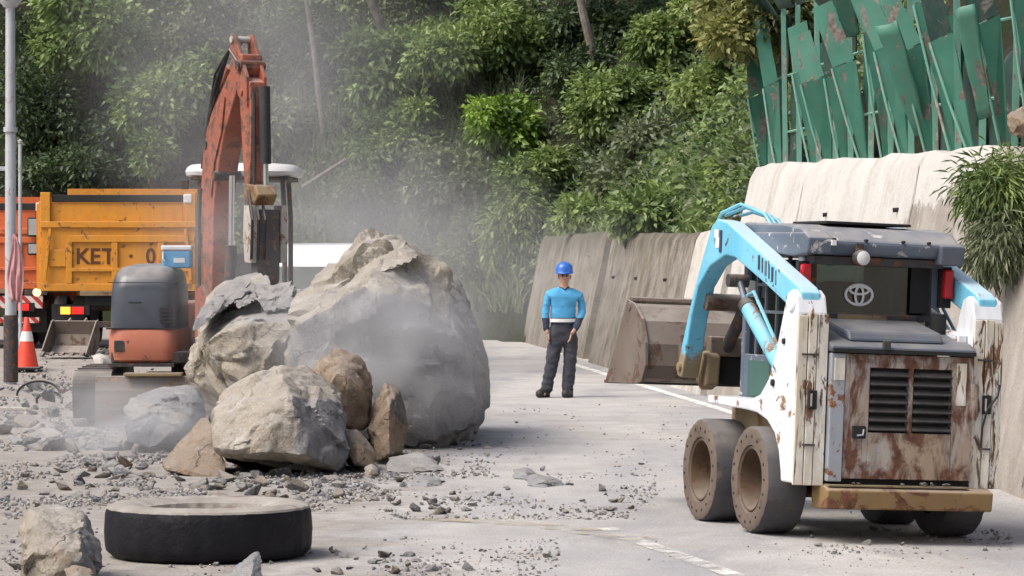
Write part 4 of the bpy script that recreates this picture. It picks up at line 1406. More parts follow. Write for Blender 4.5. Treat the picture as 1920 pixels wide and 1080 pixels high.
M['hub'] = paint('hub_black', (0.03, 0.022, 0.016), (0.05, 0.036, 0.024), rough=0.9, dust=0.2)
M['glass'] = glass('tinted_glass')
M['glass_side'] = glass('side_glass', (0.35, 0.42, 0.40), 0.3)
M['red_lamp'] = flat('red_lens', (0.45, 0.012, 0.02), 0.25)
M['lamp'] = flat('lamp_lens', (0.62, 0.62, 0.62), 0.2)
M['silver'] = flat('silver_print', (0.72, 0.73, 0.74), 0.4)
M['ink'] = flat('dark_print', (0.03, 0.05, 0.09), 0.6)
M['white_print'] = flat('white_print', (0.75, 0.75, 0.74), 0.6)
M['seat'] = flat('seat_vinyl', (0.02, 0.02, 0.022), 0.6)
M['cab_green'] = flat('cab_inner_green', (0.05, 0.12, 0.10), 0.6)

LO = Vector((2.145, 21.10, -0.030))
ld = empty('skid_steer_loader', LO, (0, R(2.3), R(16.5)))
tag(ld, 'rusty blue and white skid steer loader with raised bucket seen from behind', 'loader')

MB().prism([(-0.85, 0.30), (-0.85, 0.80), (0.70, 0.80), (0.80, 0.60), (0.72, 0.30), (0.4, 0.24), (-0.5, 0.24)], -0.44, 0.44).build('chassis', M['dark_metal'], ld, bevel=0.015)
# wheels: solid tyres with a ring of holes in the muddy sidewall
wr_ = random.Random(9)
for sx in (-1, 1):
    for wy in (-0.40, 0.55):
        cx = sx * 0.63
        c = (cx, wy, 0.345)
        wheel = empty('wheel', (0, 0, 0))
        wheel.parent = ld
        jj = [wr_.uniform(-0.007, 0.005) for _ in range(64)]
        o = sx * 0.14
        R0 = 0.345
        MB().lathe([(0.20, -o), (0.31, -o), (R0 - 0.012, -o * 0.93), (R0, -o * 0.75), (R0 + 0.003, 0), (R0, o * 0.80), (R0 - 0.010, o * 0.96)], c, 'x', 64,
                   jitter=lambda i, k: jj[k] * (1.0 if i > 4 else 0.3) if i > 1 else 0).build('tyre', M['solid_tyre'], wheel, smooth=True)
        MB().lathe([(R0 - 0.0085, o * 0.955), (R0 - 0.022, o * 1.0), (0.30, o * 1.03), (0.255, o * 1.01), (0.222, o * 0.97), (0.212, o * 0.80)], c, 'x', 64,
                   jitter=lambda i, k: jj[k] * 0.9 if i < 2 else 0).build('sidewall', M['tyre_side'], wheel, smooth=True)
        MB().lathe([(0.213, o * 0.86), (0.205, o * 0.93), (0.196, o * 0.90), (0.185, o * 0.55), (0.172, o * 0.1), (0.165, -o * 0.15), (0.10, -o * 0.2), (0.07, o * 0.0), (0.0, o * 0.02)], c, 'x', 48).build('rim', M['rim'], wheel, smooth=True)
        MB().lathe([(0.166, -o * 0.10), (0.10, -o * 0.12), (0.07, o * 0.06), (0.0, o * 0.08)], c, 'x', 32).build('hub', M['hub'], wheel, smooth=True)
        if sx < 0:      # only the side in view shows the holes and bolts
            for k in range(18):
                a = 2 * math.pi * k / 18 + wy
                MB().lathe([(0.0, o * 1.045), (0.0095, o * 1.045), (0.0105, o * 0.98)], (cx, wy + 0.281 * math.cos(a), 0.345 + 0.281 * math.sin(a)), 'x', 8).build('sidewall_hole', M['dark_void'], wheel)
            for k in range(8):
                a = 2 * math.pi * k / 8 + 0.2
                MB().lathe([(0.0, o * 0.02), (0.012, o * 0.02), (0.012, -o * 0.15)], (cx, wy + 0.125 * math.cos(a), 0.345 + 0.125 * math.sin(a)), 'x', 6).build('wheel_bolt', M['rim'], wheel)

# towers: side uprights with fender ledge
side = [(-0.99, 0.36), (-0.985, 1.44), (-0.95, 1.545), (-0.88, 1.585), (-0.80, 1.56), (-0.75, 1.46), (-0.64, 1.20), (-0.52, 1.00), (-0.38, 0.895), (-0.20, 0.855), (0.60, 0.85), (0.60, 0.795),
        (-0.12, 0.785), (-0.33, 0.775), (-0.52, 0.735), (-0.66, 0.66), (-0.745, 0.55), (-0.79, 0.42), (-0.80, 0.36)]
for sx in (-1, 1):
    a, b = (sx * 0.505, sx * 0.71)
    MB().prism(side, min(a, b), max(a, b)).build('side_tower', M['side_white'], ld, bevel=0.012)
    # rear cover plates with peeling cream paint, three vertical strips with open seams
    xs_ = [0.500, 0.578, 0.640, 0.709]
    for k in range(3):
        x0, x1 = sorted((sx * (xs_[k] + 0.003), sx * (xs_[k + 1] - 0.003)))
        dz = (0.0, 0.004, -0.012)[k]
        y0 = (-1.010, -1.013, -1.008)[k]
        MB().bx(x0, x1, y0, -0.985, 0.35, 1.43 + dz).build('rear_plate', M['peel'], ld, bevel=0.004)
    MB().bx(sx * 0.60 - 0.028, sx * 0.60 + 0.028, -1.030, -1.0, 0.83, 0.95).build('latch_recess', M['dark_void'], ld, bevel=0.004)
    MB().bx(sx * 0.60 - 0.020, sx * 0.60 - 0.008, -1.036, -1.02, 0.85, 0.93).build('latch_bar', M['chrome'], ld)
    for zz, hw in ((0.60, 0.05), (1.17, 0.075)):
        MB().bx(sx * 0.605 - hw, sx * 0.605 + 0.03, -1.028, -1.0, zz, zz + 0.012).build('seam', M['dark_metal'], ld)
    MB().lathe([(0, sx * 0.725), (0.055, sx * 0.725), (0.065, sx * 0.715), (0.065, sx * 0.69)], (0, -0.885, 1.50), 'x', 20).build('pivot_cap', M['side_white'], ld, smooth=True)
    MB().lathe([(0, sx * 0.7255), (0.022, sx * 0.7255), (0.024, sx * 0.70)], (0, -0.62, 0.98), 'x', 14).build('cap', M['dark_void'], ld)
    MB().lathe([(0, sx * 0.7225), (0.018, sx * 0.7225), (0.02, sx * 0.70)], (0, -0.78, 1.25), 'x', 14).build('cap', M['dark_void'], ld)
    # inner wheel housing
    MB().bx(sx * 0.44, sx * 0.507, -0.80, 0.66, 0.42, 0.84).build('wheel_housing', M['mud'] if sx < 0 else M['dark_metal'], ld)
MB().tube([(0.69, -1.015, 1.02), (0.67, -1.03, 0.95), (0.60, -1.03, 0.86), (0.57, -1.03, 0.74), (0.57, -1.02, 0.6)], 0.008, 6).build('cable', M['rubber'], ld, smooth=True)

# rear door with two louvre blocks
dx0, dx1 = -0.492, 0.492
mb = MB()
mb.bx(dx0 + 0.10, -0.225, -1.045, -0.985, 0.40, 1.19)
mb.bx(0.345, dx1, -1.045, -0.985, 0.40, 1.19)
mb.bx(-0.225, 0.345, -1.045, -0.985, 0.40, 0.695)
mb.bx(-0.225, 0.345, -1.045, -0.985, 1.105, 1.19)
mb.bx(0.045, 0.075, -1.045, -0.985, 0.695, 1.105)
mb.build('rear_door', M['rust_door'], ld, bevel=0.004)
MB().bx(dx0, dx0 + 0.097, -1.050, -0.985, 0.38, 1.19).build('door_post', M['door_grey'], ld, bevel=0.006)
MB().bx(dx0 + 0.02, dx0 + 0.09, -1.056, -1.045, 1.02, 1.16).build('peeled_patch', M['peel'], ld, bevel=0.002)
MB().bx(0.37, 0.44, -1.0495, -1.04, 0.88, 1.15).build('peeled_patch', M['peel'], ld, bevel=0.002)
MB().bx(-0.225, 0.345, -0.995, -0.95, 0.69, 1.11).build('grille_back', M['dark_void'], ld)
for (x0, x1) in ((-0.222, 0.043), (0.077, 0.342)):
    for k in range(7):
        z = 0.725 + k * 0.057
        o = MB().box(((x0 + x1) / 2, -1.032, z), (x1 - x0, 0.050, 0.010), (R(38), 0, 0)).build('louvre', M['slat'], ld, bevel=0.002)
MB().bx(-0.335, -0.245, -1.062, -1.04, 0.655, 0.735).build('door_latch', M['dark_void'], ld, bevel=0.004)
MB().tube([(-0.31, -1.066, 0.675), (-0.27, -1.07, 0.68), (-0.265, -1.068, 0.715)], 0.007, 6).build('latch_handle', M['chrome'], ld)
MB().tube([(0.50, -1.03, 0.80), (0.50, -1.03, 1.02)], 0.03, 10).build('door_hinge', M['rust_door'], ld, smooth=True)
MB().bx(-0.49, 0.49, -1.0, -0.9, 0.355, 0.398).build('door_sill', M['dark_void'], ld)
# rear bumper
MB().prism([(-1.12, 0.21), (-1.135, 0.33), (-1.06, 0.352), (-0.86, 0.352), (-0.86, 0.20)], -0.52, 0.62).build('bumper', M['bumper'], ld, bevel=0.012)
MB().bx(-0.50, 0.46, -1.10, -0.98, 0.352, 0.362).build('bumper_tread', M['mud'], ld)
# engine hood
hood = [(-1.06, 1.198), (-1.06, 1.235), (-0.98, 1.27), (-0.55, 1.36), (-0.50, 1.36), (-0.50, 1.198)]
MB().prism(hood, -0.50, 0.50).build('hood', M['hood_grey'], ld, bevel=0.015)
MB().prism([(-1.0, 1.27), (-0.96, 1.335), (-0.58, 1.405), (-0.52, 1.40), (-0.52, 1.30)], -0.36, 0.30).build('hood_scoop', M['hood_grey'], ld, bevel=0.02)
MB().bx(-0.49, 0.49, -1.075, -1.055, 1.196, 1.222).build('hood_lip', M['dark_void'], ld)
MB().box((-0.13, -1.07, 1.25), (0.05, 0.03, 0.06)).build('hood_latch', M['dark_metal'], ld, bevel=0.006)
MB().bx(-0.38, 0.32, -0.505, -0.48, 1.365, 1.44).build('rear_shelf', M['dark_metal'], ld, bevel=0.006)
MB().bx(-0.24, 0.10, -0.515, -0.50, 1.375, 1.435).build('shelf_label', M['mud'], ld)
MB().tube([(0.40, -0.66, 1.30), (0.40, -0.66, 1.46)], 0.055, 14).build('exhaust', M['dark_void'], ld, smooth=True)
MB().prism([(-0.9, 1.28), (-0.9, 1.33), (-0.55, 1.38), (-0.55, 1.30)], 0.44, 0.50).build('hood_side', M['side_white'], ld, bevel=0.006)

# cab
for sx in (-1, 1):
    for (y0, y1, x) in ((-0.48, -0.40, 0.455), (0.52, 0.58, 0.455)):
        MB().bx(sx * x - 0.035, sx * x + 0.035, y0, y1, 0.84, 1.80).build('cab_post', M['side_white'] if (sx < 0 and y0 < 0) else M['cab_grey'], ld, bevel=0.01)
    # lower cab side panel with mesh opening
    MB().prism([(-0.40, 0.86), (-0.40, 1.30), (0.10, 1.14), (0.52, 1.14), (0.52, 0.52), (0.36, 0.50), (-0.20, 0.86)], sx * 0.458, sx * 0.488).build('cab_side', M['cab_grey'], ld, bevel=0.006)
    MB().prism([(0.02, 0.92), (0.02, 1.10), (0.42, 1.10), (0.42, 0.86), (0.16, 0.86)], sx * 0.487, sx * 0.494).build('side_mesh', M['cab_green'], ld)
    for zz in (1.42, 1.60):
        MB().bx(sx * 0.445, sx * 0.47, -0.40, 0.52, zz, zz + 0.02).build('guard_bar', M['cab_grey'], ld)
    for yy in (-0.2, 0.0, 0.2, 0.36):
        MB().bx(sx * 0.446, sx * 0.469, yy, yy + 0.02, 1.12, 1.80).build('guard_bar', M['cab_grey'], ld)
    MB().bx(sx * 0.448, sx * 0.454, -0.40, 0.52, 1.14, 1.78).build('side_window', M['glass_side'], ld)
    # red lamps
    MB().bx(sx * 0.50 - 0.032, sx * 0.50 + 0.032, -0.60, -0.54, 1.56, 1.75).build('tail_lamp', M['red_lamp'], ld, bevel=0.012)
    MB().bx(sx * 0.50 - 0.040, sx * 0.50 + 0.040, -0.545, -0.49, 1.50, 1.77).build('lamp_bracket', M['dark_void'], ld, bevel=0.006)
MB().bx(-0.42, 0.42, -0.470, -0.462, 1.43, 1.80).build('rear_window', M['glass'], ld)
mb = MB()
mb.bx(-0.42, 0.42, -0.485, -0.455, 1.40, 1.445)
mb.bx(-0.425, -0.385, -0.485, -0.455, 1.445, 1.80)
mb.bx(0.385, 0.425, -0.485, -0.455, 1.445, 1.80)
mb.build('window_frame', M['dark_metal'], ld, bevel=0.004)
MB().bx(0.27, 0.40, -0.50, -0.488, 1.46, 1.80).build('window_shade', M['dark_void'], ld)
# emblem on the rear glass: three interlaced ovals
def oval(cx, cz, rx, rz, y, r=0.010):
    return [(cx + rx * math.cos(2 * math.pi * k / 28), y, cz + rz * math.sin(2 * math.pi * k / 28)) for k in range(29)]
ex, ez, ey = -0.085, 1.565, -0.480
mb = MB()
mb.tube(oval(ex, ez, 0.094, 0.066, ey), 0.0095, 6)
mb.tube(oval(ex, ez + 0.030, 0.066, 0.026, ey - 0.003), 0.0085, 6)
mb.tube(oval(ex, ez - 0.004, 0.028, 0.058, ey - 0.006), 0.0085, 6)
mb.build('emblem', M['silver'], ld, smooth=True)
# inside: seat, levers
mb = MB()
mb.box((-0.02, -0.02, 1.05), (0.50, 0.50, 0.12))
mb.box((-0.02, -0.26, 1.36), (0.48, 0.10, 0.58), (R(-8), 0, 0))
mb.build('seat', M['seat'], ld, bevel=0.03)
MB().bx(-0.44, 0.44, 0.50, 0.52, 0.8, 1.2).build('front_panel', M['dark_void'], ld)
MB().bx(0.0, 0.16, -0.36, -0.34, 1.42, 1.79).build('inner_panel', M['cab_green'], ld)
MB().bx(0.20, 0.24, -0.37, -0.35, 1.43, 1.62).build('inner_tag', M['white_print'], ld)
for sx in (-1, 1):
    MB().tube([(sx * 0.33, 0.2, 0.9), (sx * 0.32, 0.24, 1.25)], 0.014, 6).build('lever', M['dark_void'], ld)
# roof
roof = [(-0.66, 1.82), (-0.70, 1.90), (-0.56, 1.985), (-0.25, 2.015), (0.50, 2.03), (0.66, 1.98), (0.68, 1.86), (0.55, 1.80), (-0.50, 1.80)]
MB().prism(roof, -0.535, 0.535).build('roof', M['cab_grey'], ld, bevel=0.03, seg=3)
MB().bx(-0.47, 0.44, -0.62, -0.47, 1.755, 1.805).build('roof_underside', M['dark_metal'], ld)
MB().prism([(-0.715, 1.775), (-0.73, 1.90), (-0.64, 1.925), (-0.50, 1.90), (-0.50, 1.775)], 0.375, 0.545).build('roof_end', M['hood_grey'], ld, bevel=0.012)
MB().prism([(-0.70, 1.82), (-0.72, 1.92), (-0.63, 1.955), (0.40, 1.96), (0.42, 1.84), (-0.45, 1.80)], -0.548, -0.375).build('roof_end', M['cab_grey'], ld, bevel=0.015)
MB().bx(-0.30, 0.30, -0.40, 0.2, 2.022, 2.040).build('roof_mat', M['dark_void'], ld, bevel=0.005)
MB().bx(-0.551, -0.545, 0.16, 0.32, 1.89, 1.935).build('roof_label', M['white_print'], ld)
for xx in (-0.36, -0.14, 0.12, 0.30):
    MB().lathe([(0, -0.712), (0.009, -0.712), (0.010, -0.68)], (xx, 0, 1.915), 'y', 8).build('roof_bolt', M['dark_void'], ld)
wl = MB().lathe([(0.0, -0.775), (0.045, -0.770), (0.055, -0.745), (0.052, -0.70), (0.03, -0.66), (0.0, -0.65)], (-0.185, 0, 1.80), 'y', 18).build('work_lamp', M['dark_metal'], ld, smooth=True)
MB().lathe([(0.0, -0.785), (0.030, -0.783), (0.046, -0.772)], (-0.185, 0, 1.80), 'y', 18).build('lens', M['lamp'], wl, smooth=True)
MB().box((-0.185, -0.70, 1.865), (0.05, 0.03, 0.06)).build('lamp_mount', M['dark_metal'], wl)
MB().bx(-0.39, -0.36, -0.735, -0.70, 1.875, 1.91).build('roof_eye', M['white_print'], ld)

# loader arms
arm = [(-0.96, 1.50), (-0.955, 1.565), (-0.90, 1.60), (0.46, 2.025), (0.64, 2.045), (0.75, 2.00), (0.87, 1.84), (1.08, 1.52), (1.25, 1.20), (1.35, 1.00), (1.33, 0.955), (1.25, 0.945), (1.20, 1.06),
       (1.10, 1.36), (0.98, 1.58), (0.76, 1.725), (0.46, 1.80), (0.28, 1.785), (-0.30, 1.615), (-0.86, 1.435), (-0.93, 1.45)]
s = NT('arm_blue')
pz = s.n('ShaderNodeSeparateXYZ'); s.l(s.coords(), pz.inputs[0])
k = s.mix(s.ramp(s.noise(2.3, 5), 0.35, 0.7), (0.13, 0.46, 0.65), (0.21, 0.55, 0.73))
nz = s.noise(9, 7, 0.7, dist=0.5)
k = s.mix(s.ramp(nz, 0.60, 0.625), k, (0.10, 0.06, 0.035))
k = s.mix(s.ramp(s.noise(26, 6, 0.7, (1, 1.6, 0.5)), 0.55, 0.72, 0, 0.55), k, (0.17, 0.20, 0.20))
k = s.mix(s.ramp(s.noise(3.2, 6, 0.7), 0.55, 0.70, 0, 0.45), k, (0.30, 0.34, 0.34))
wear = s.math('ADD', pz.outputs[2], s.ramp(s.noise(7, 6, 0.7), 0.2, 0.8, -0.22, 0.22))
k = s.mix(s.ramp(wear, 1.05, 1.16, 1, 0), k, (0.27, 0.22, 0.14))       # ochre mud caked on the arm tips
k = s.mix(s.math('MULTIPLY', s.ramp(s.up(), 0.4, 0.95), 0.6), k, (0.62, 0.66, 0.68))
s.bump(nz, 0.15, 0.01)
M['arm'] = s.fin(k, 0.5, 0, 0.4)
for sx in (-1, 1):
    a, b = sorted((sx * 0.545, sx * 0.675))
    arm_o = MB().prism(arm, a, b).build('loader_arm', M['arm'], ld, bevel=0.012)
    f = sx * 0.678
    # printed marks on the outer plate
    MB().bx(f, f + sx * 0.002, 0.56, 0.64, 1.85, 1.92).build('printed_mark', M['white_print'], arm_o)
    MB().bx(f, f + sx * 0.003, 0.525, 0.57, 1.82, 1.97).build('printed_mark', M['ink'], arm_o)
    MB().bx(f, f + sx * 0.002, 0.59, 0.67, 1.92, 1.975).build('printed_mark', M['white_print'], arm_o)
    for k in range(6):
        y0 = -0.52 + k * 0.062
        zc = 1.655 + (y0 + 0.52) * 0.315
        MB().box((f, y0 + 0.02, zc), (0.003, 0.018 + 0.014 * (k % 2), 0.095), (R(-4), 0, 0)).build('printed_letter', M['ink'] if k % 3 else M['cab_grey'], arm_o)
    MB().lathe([(0, sx * 0.695), (0.03, sx * 0.695), (0.034, sx * 0.67)], (0, 1.27, 1.02), 'x', 12).build('arm_pin', M['mud'], arm_o)
    # lift ram
    p0, p1, p2 = Vector((sx * 0.66, -0.66, 1.05)), Vector((sx * 0.66, 0.05, 1.47)), Vector((sx * 0.62, 0.30, 1.62))
    ram = MB().tube([p0, p1], 0.052, 16).build('lift_ram', M['blue'], ld, smooth=True)
    MB().tube([p1 - (p1 - p0).normalized() * 0.05, p1 + (p1 - p0).normalized() * 0.012], 0.058, 16).build('ram_collar', M['dark_metal'], ram, smooth=True)
    MB().tube([p1, p2], 0.024, 12).build('ram_rod', M['chrome'], ram, smooth=True)
    MB().tube([p0 + Vector((0, 0.02, 0.09)), p1 + Vector((0, -0.12, 0.09)), p1 + Vector((0, 0.0, 0.06))], 0.012, 6).build('ram_hose', M['blue'], ram, smooth=True)
    MB().lathe([(0, sx * 0.70), (0.045, sx * 0.70), (0.045, sx * 0.56)], (0, 0.32, 1.63), 'x', 14).build('ram_pin', M['dark_metal'], ram)
    # quick-hitch blocks and tilt rams below the arm tips
    MB().prism([(1.22, 0.90), (1.20, 1.10), (1.30, 1.14), (1.42, 1.10), (1.44, 0.92), (1.34, 0.86)], sx * 0.40, sx * 0.50).build('hitch_block', M['mud'], ld, bevel=0.015)
    MB().tube([(sx * 0.33, 0.98, 1.42), (sx * 0.33, 1.34, 1.12)], 0.045, 12).build('tilt_ram', M['dark_metal'], ld, smooth=True)
MB().tube([(-0.60, 1.02, 1.48), (0.60, 1.02, 1.48)], 0.06, 12).build('cross_tube', M['bucket_steel'], ld, smooth=True)
MB().bx(-0.46, 0.46, 1.26, 1.36, 1.10, 1.24).build('cross_beam', M['bucket_steel'], ld, bevel=0.012)
MB().bx(-0.40, 0.40, 1.30, 1.36, 0.90, 1.10).build('hitch_plate', M['dark_void'], ld, bevel=0.01)
MB().box((-0.36, 1.10, 1.44), (0.16, 0.10, 0.07), (0, R(8), 0)).build('front_lamp', M['white_print'], ld, bevel=0.015)
MB().box((-0.50, 0.42, 1.58), (0.08, 0.05, 0.11)).build('mirror', M['white_print'], ld, bevel=0.015)
for k, (dx, h) in enumerate(((0, 0.10), (0.05, 0.07), (-0.04, 0.12))):
    MB().tube([(-0.60 + dx, 0.78, 1.99), (-0.58 + dx, 0.70, 2.03 + h * 0.5), (-0.52 + dx, 0.50, 2.03 + h), (-0.44 + dx, 0.25, 2.0 + h * 0.7), (-0.40 + dx, 0.12, 1.95)], 0.013, 6).build('hose', M['blue'], ld, smooth=True)
# bucket
bk = empty('bucket', (0, 0, 0))
bk.parent = ld
prof = [(1.86, 1.46), (1.70, 1.43), (1.54, 1.33), (1.45, 1.17), (1.43, 1.02), (1.50, 0.925), (1.62, 0.895), (2.28, 0.880)]
tk = 0.022
inner = []
for i, p in enumerate(prof):
    a, b = prof[max(i - 1, 0)], prof[min(i + 1, len(prof) - 1)]
    t = Vector((b[0] - a[0], b[1] - a[1])).normalized()
    inner.append((p[0] - t.y * tk * 1.0, p[1] + t.x * tk))
MB().prism(prof + inner[::-1], -0.86, 0.86).build('shell', M['bucket_steel'], bk)
for sx in (-1, 1):
    MB().prism([(1.87, 1.475), (1.70, 1.445), (1.53, 1.345), (1.435, 1.18), (1.415, 1.02), (1.49, 0.905), (1.62, 0.88), (2.30, 0.866), (2.26, 0.93), (1.98, 1.30)], sx * 0.86, sx * 0.885).build('side_plate', M['bucket_steel'], bk, bevel=0.004)
    MB().lathe([(0, sx * 0.895), (0.03, sx * 0.895), (0.034, sx * 0.87)], (0, 1.80, 1.425), 'x', 12).build('lug', M['bucket_steel'], bk)
MB().bx(-0.88, 0.88, 2.24, 2.34, 0.862, 0.884).build('cutting_edge', M['dark_metal'], bk, bevel=0.003)
MB().tube([(-0.87, 1.83, 1.468), (0.87, 1.83, 1.468)], 0.03, 8).build('lip_tube', M['bucket_steel'], bk, smooth=True)
for xx in (-0.62, -0.22, 0.22, 0.62):
    MB().prism([(1.42, 0.98), (1.36, 1.10), (1.40, 1.24), (1.47, 1.22), (1.44, 1.05)], xx - 0.012, xx + 0.012).build('rib', M['bucket_steel'], bk)
# grit lying on the bumper tread
for i in range(9):
    r_ = random.Random(i)
    sz = r_.uniform(0.03, 0.065)
    lx, ly, lz = r_.uniform(-0.4, 0.35), r_.uniform(-1.09, -1.06), 0.362 + sz * 0.25
    o = bpy.data.objects.new('stone', STONE['rock'][i % 6])
    col.objects.link(o)
    w = Matrix.Translation(LO) @ Euler((0, R(2.3), R(16.5))).to_matrix().to_4x4() @ Vector((lx, ly, lz))
    o.location = w
    o.scale = (sz, sz, sz)
    o.rotation_euler = (0, 0, r_.uniform(0, 6))
    tag(o, 'tiny pale stone lying on the loader rear bumper', 'stone', 'stones on the loader bumper')

# ================================================================== MINI EXCAVATOR WITH BREAKER
M['orange'] = paint('excavator_orange', (0.36, 0.105, 0.058), (0.25, 0.068, 0.042), chip=(0.085, 0.045, 0.032), amount=0.3, soft=0.08, scale=6, rough=0.5, dust=0.5, grime=0.45)
M['orange_pale'] = paint('excavator_orange_faded', (0.55, 0.20, 0.125), (0.48, 0.155, 0.09), chip=(0.12, 0.06, 0.04), amount=0.06, scale=6, rough=0.5, dust=0.4, grime=0.25)
M['hood_gloss'] = paint('engine_cover_slate', (0.045, 0.055, 0.075), (0.065, 0.075, 0.095), rough=0.35, dust=0.75, grime=0.1)
M['steel'] = paint('breaker_steel', (0.07, 0.07, 0.075), (0.11, 0.105, 0.10), chip=(0.14, 0.07, 0.04), amount=0.25, rough=0.6, dust=0.4)
M['plate'] = paint('breaker_plate', (0.36, 0.34, 0.31), (0.45, 0.43, 0.40), chip=(0.14, 0.08, 0.05), amount=0.2, rough=0.6, dust=0.3)
M['canopy'] = paint('canopy_white', (0.72, 0.72, 0.72), (0.66, 0.66, 0.66), rough=0.4, dust=0.3, grime=0.1)
M['track'] = paint('track_rubber', (0.05, 0.05, 0.056), (0.085, 0.082, 0.082), rough=0.85, dust=0.6, grime=0.4)
M['blade'] = paint('blade_grey', (0.16, 0.145, 0.13), (0.22, 0.20, 0.18), chip=(0.16, 0.10, 0.07), amount=0.2, rough=0.7, dust=0.95, grime=0.3)

EO = Vector((-3.42, 34.2, 0.0))
exv = empty('mini_excavator', EO)
tag(exv, 'orange mini excavator with white canopy and hydraulic breaker behind the boulder', 'excavator')


def E(x, y, D):
    return P(x, y, D) - EO


# undercarriage
for sx in (-1, 1):
    cx = -0.98 if sx < 0 else 0.80
    n = 44
    path = []
    for k in range(n):
        a = 2 * math.pi * k / n
        path.append((0.78 * max(-1, min(1, 2.6 * math.cos(a))) + 0.30 * math.cos(a), 0.31 + 0.29 * math.sin(a)))
    mb = MB()
    mb.prism(path, cx - 0.19, cx + 0.19)
    tr_o = mb.build('track', M['track'], exv, bevel=0.01)
    for k in range(n):
        a = path[k]
        t = Vector((path[(k + 1) % n][0] - path[k - 1][0], path[(k + 1) % n][1] - path[k - 1][1]))
        MB().box((cx, a[0], a[1]), (0.395, 0.05, 0.035), (math.atan2(t.y, t.x), 0, 0)).build('track_lug', M['track'], tr_o)
MB().bx(-0.6, 0.6, -0.7, 0.7, 0.26, 0.52).build('undercarriage', M['dark_metal'], exv, bevel=0.02)
MB().lathe([(0.0, 0.50), (0.42, 0.50), (0.42, 0.64), (0, 0.64)], (0.15, 0.1, 0), 'z', 28).build('slew_ring', M['dark_metal'], exv)
# dozer blade
blade = [(-1.52, 0.02), (-1.56, 0.20), (-1.55, 0.40), (-1.49, 0.55), (-1.44, 0.55), (-1.49, 0.40), (-1.50, 0.20), (-1.46, 0.02)]
bl = MB().prism(blade, -0.88, 0.93).build('dozer_blade', M['blade'], exv, bevel=0.006)
MB().bx(-0.58, 0.02, -1.60, -1.42, 0.552, 0.585).build('blade_step', M['mud'], bl, bevel=0.006)
for sx in (-0.45, 0.35):
    MB().bx(sx - 0.06, sx + 0.06, -1.45, -0.5, 0.24, 0.36).build('blade_arm', M['dark_metal'], bl, bevel=0.01)
# upper body
body = [(-0.82, -0.72), (-0.86, -0.3), (-0.85, 0.35), (-0.70, 0.78), (-0.3, 0.98), (0.45, 0.98), (0.90, 0.72), (1.02, 0.2), (1.0, -0.55), (0.55, -0.70), (0.2, -0.62), (-0.1, -0.72)]
MB().prism(body, 0.655, 0.78, 'z').build('deck', M['dark_metal'], exv, bevel=0.015)
# right-hand bodywork: pale orange skirt below a glossy slate cover
sk = [(-0.855, -0.70), (-0.880, -0.2), (-0.86, 0.5), (-0.70, 0.80), (-0.10, 0.80), (-0.06, -0.3), (-0.12, -0.74), (-0.40, -0.80), (-0.74, -0.78)]
rows = []
for t, zz in ((0.0, 0.66), (0.93, 0.66), (0.985, 0.69), (1.015, 0.80), (1.02, 0.95), (1.0, 1.02), (0.0, 1.02)):
    row = []
    for k in range(41):
        a = 2 * math.pi * k / 40
        ca, sa = math.cos(a), math.sin(a)
        row.append((-0.48 + math.copysign(abs(ca) ** 0.36, ca) * 0.385 * t, -0.04 + math.copysign(abs(sa) ** 0.36, sa) * 0.735 * t, zz))
    rows.append(row)
MB().grid(rows).build('skirt', M['orange_pale'], exv, smooth=True)
rows = []
cx, cy = -0.48, -0.05
for t, zz in ((1.0, 1.022), (1.005, 1.12), (1.0, 1.28), (0.985, 1.42), (0.94, 1.54), (0.85, 1.625), (0.70, 1.675), (0.45, 1.70), (0.0, 1.705)):
    row = []
    for k in range(33):
        a = 2 * math.pi * k / 32
        ca, sa = math.cos(a), math.sin(a)
        q = 0.42
        px = cx + math.copysign(abs(ca) ** q, ca) * 0.375 * t
        py = cy + math.copysign(abs(sa) ** q, sa) * 0.70 * t
        row.append((px, py, zz + 0.03 * (py - cy)))
    rows.append(row)
cv = MB().grid(rows).build('engine_cover', M['hood_gloss'], exv, smooth=True)
MB().bx(-0.865, -0.10, -0.78, -0.70, 1.015, 1.03).build('cover_seam', M['dark_void'], cv)
MB().prism([(-0.85, 0.62), (-0.15, 0.62), (-0.15, 0.655), (-0.85, 0.655)], -0.76, -0.3, 'y').build('skirt_edge', M['dark_metal'], exv)
MB().tube([(-0.62, -0.765, 1.30), (-0.62, -0.79, 1.30), (-0.50, -0.79, 1.30), (-0.50, -0.765, 1.30)], 0.010, 6).build('cover_handle', M['dark_void'], cv, smooth=True)
MB().bx(-0.845, -0.115, -0.765, -0.745, 1.505, 1.513).build('cover_seam', M['dark_void'], cv)
for k in range(5):
    MB().bx(-0.30, -0.16, -0.775, -0.755, 1.09 + k * 0.035, 1.105 + k * 0.035).build('vent_slot', M['dark_void'], cv)
MB().bx(-0.78, -0.66, -0.785, -0.77, 0.78, 0.90).build('skirt_step', M['dark_metal'], exv, bevel=0.01)
# counterweight behind
cwp = [(-0.3, 0.80), (-0.25, 1.02), (0.4, 1.05), (0.92, 0.78), (0.98, 0.35), (0.6, 0.30)]
MB().prism(cwp, 0.70, 1.30, 'z').build('counterweight', M['orange'], exv, bevel=0.05, seg=3)
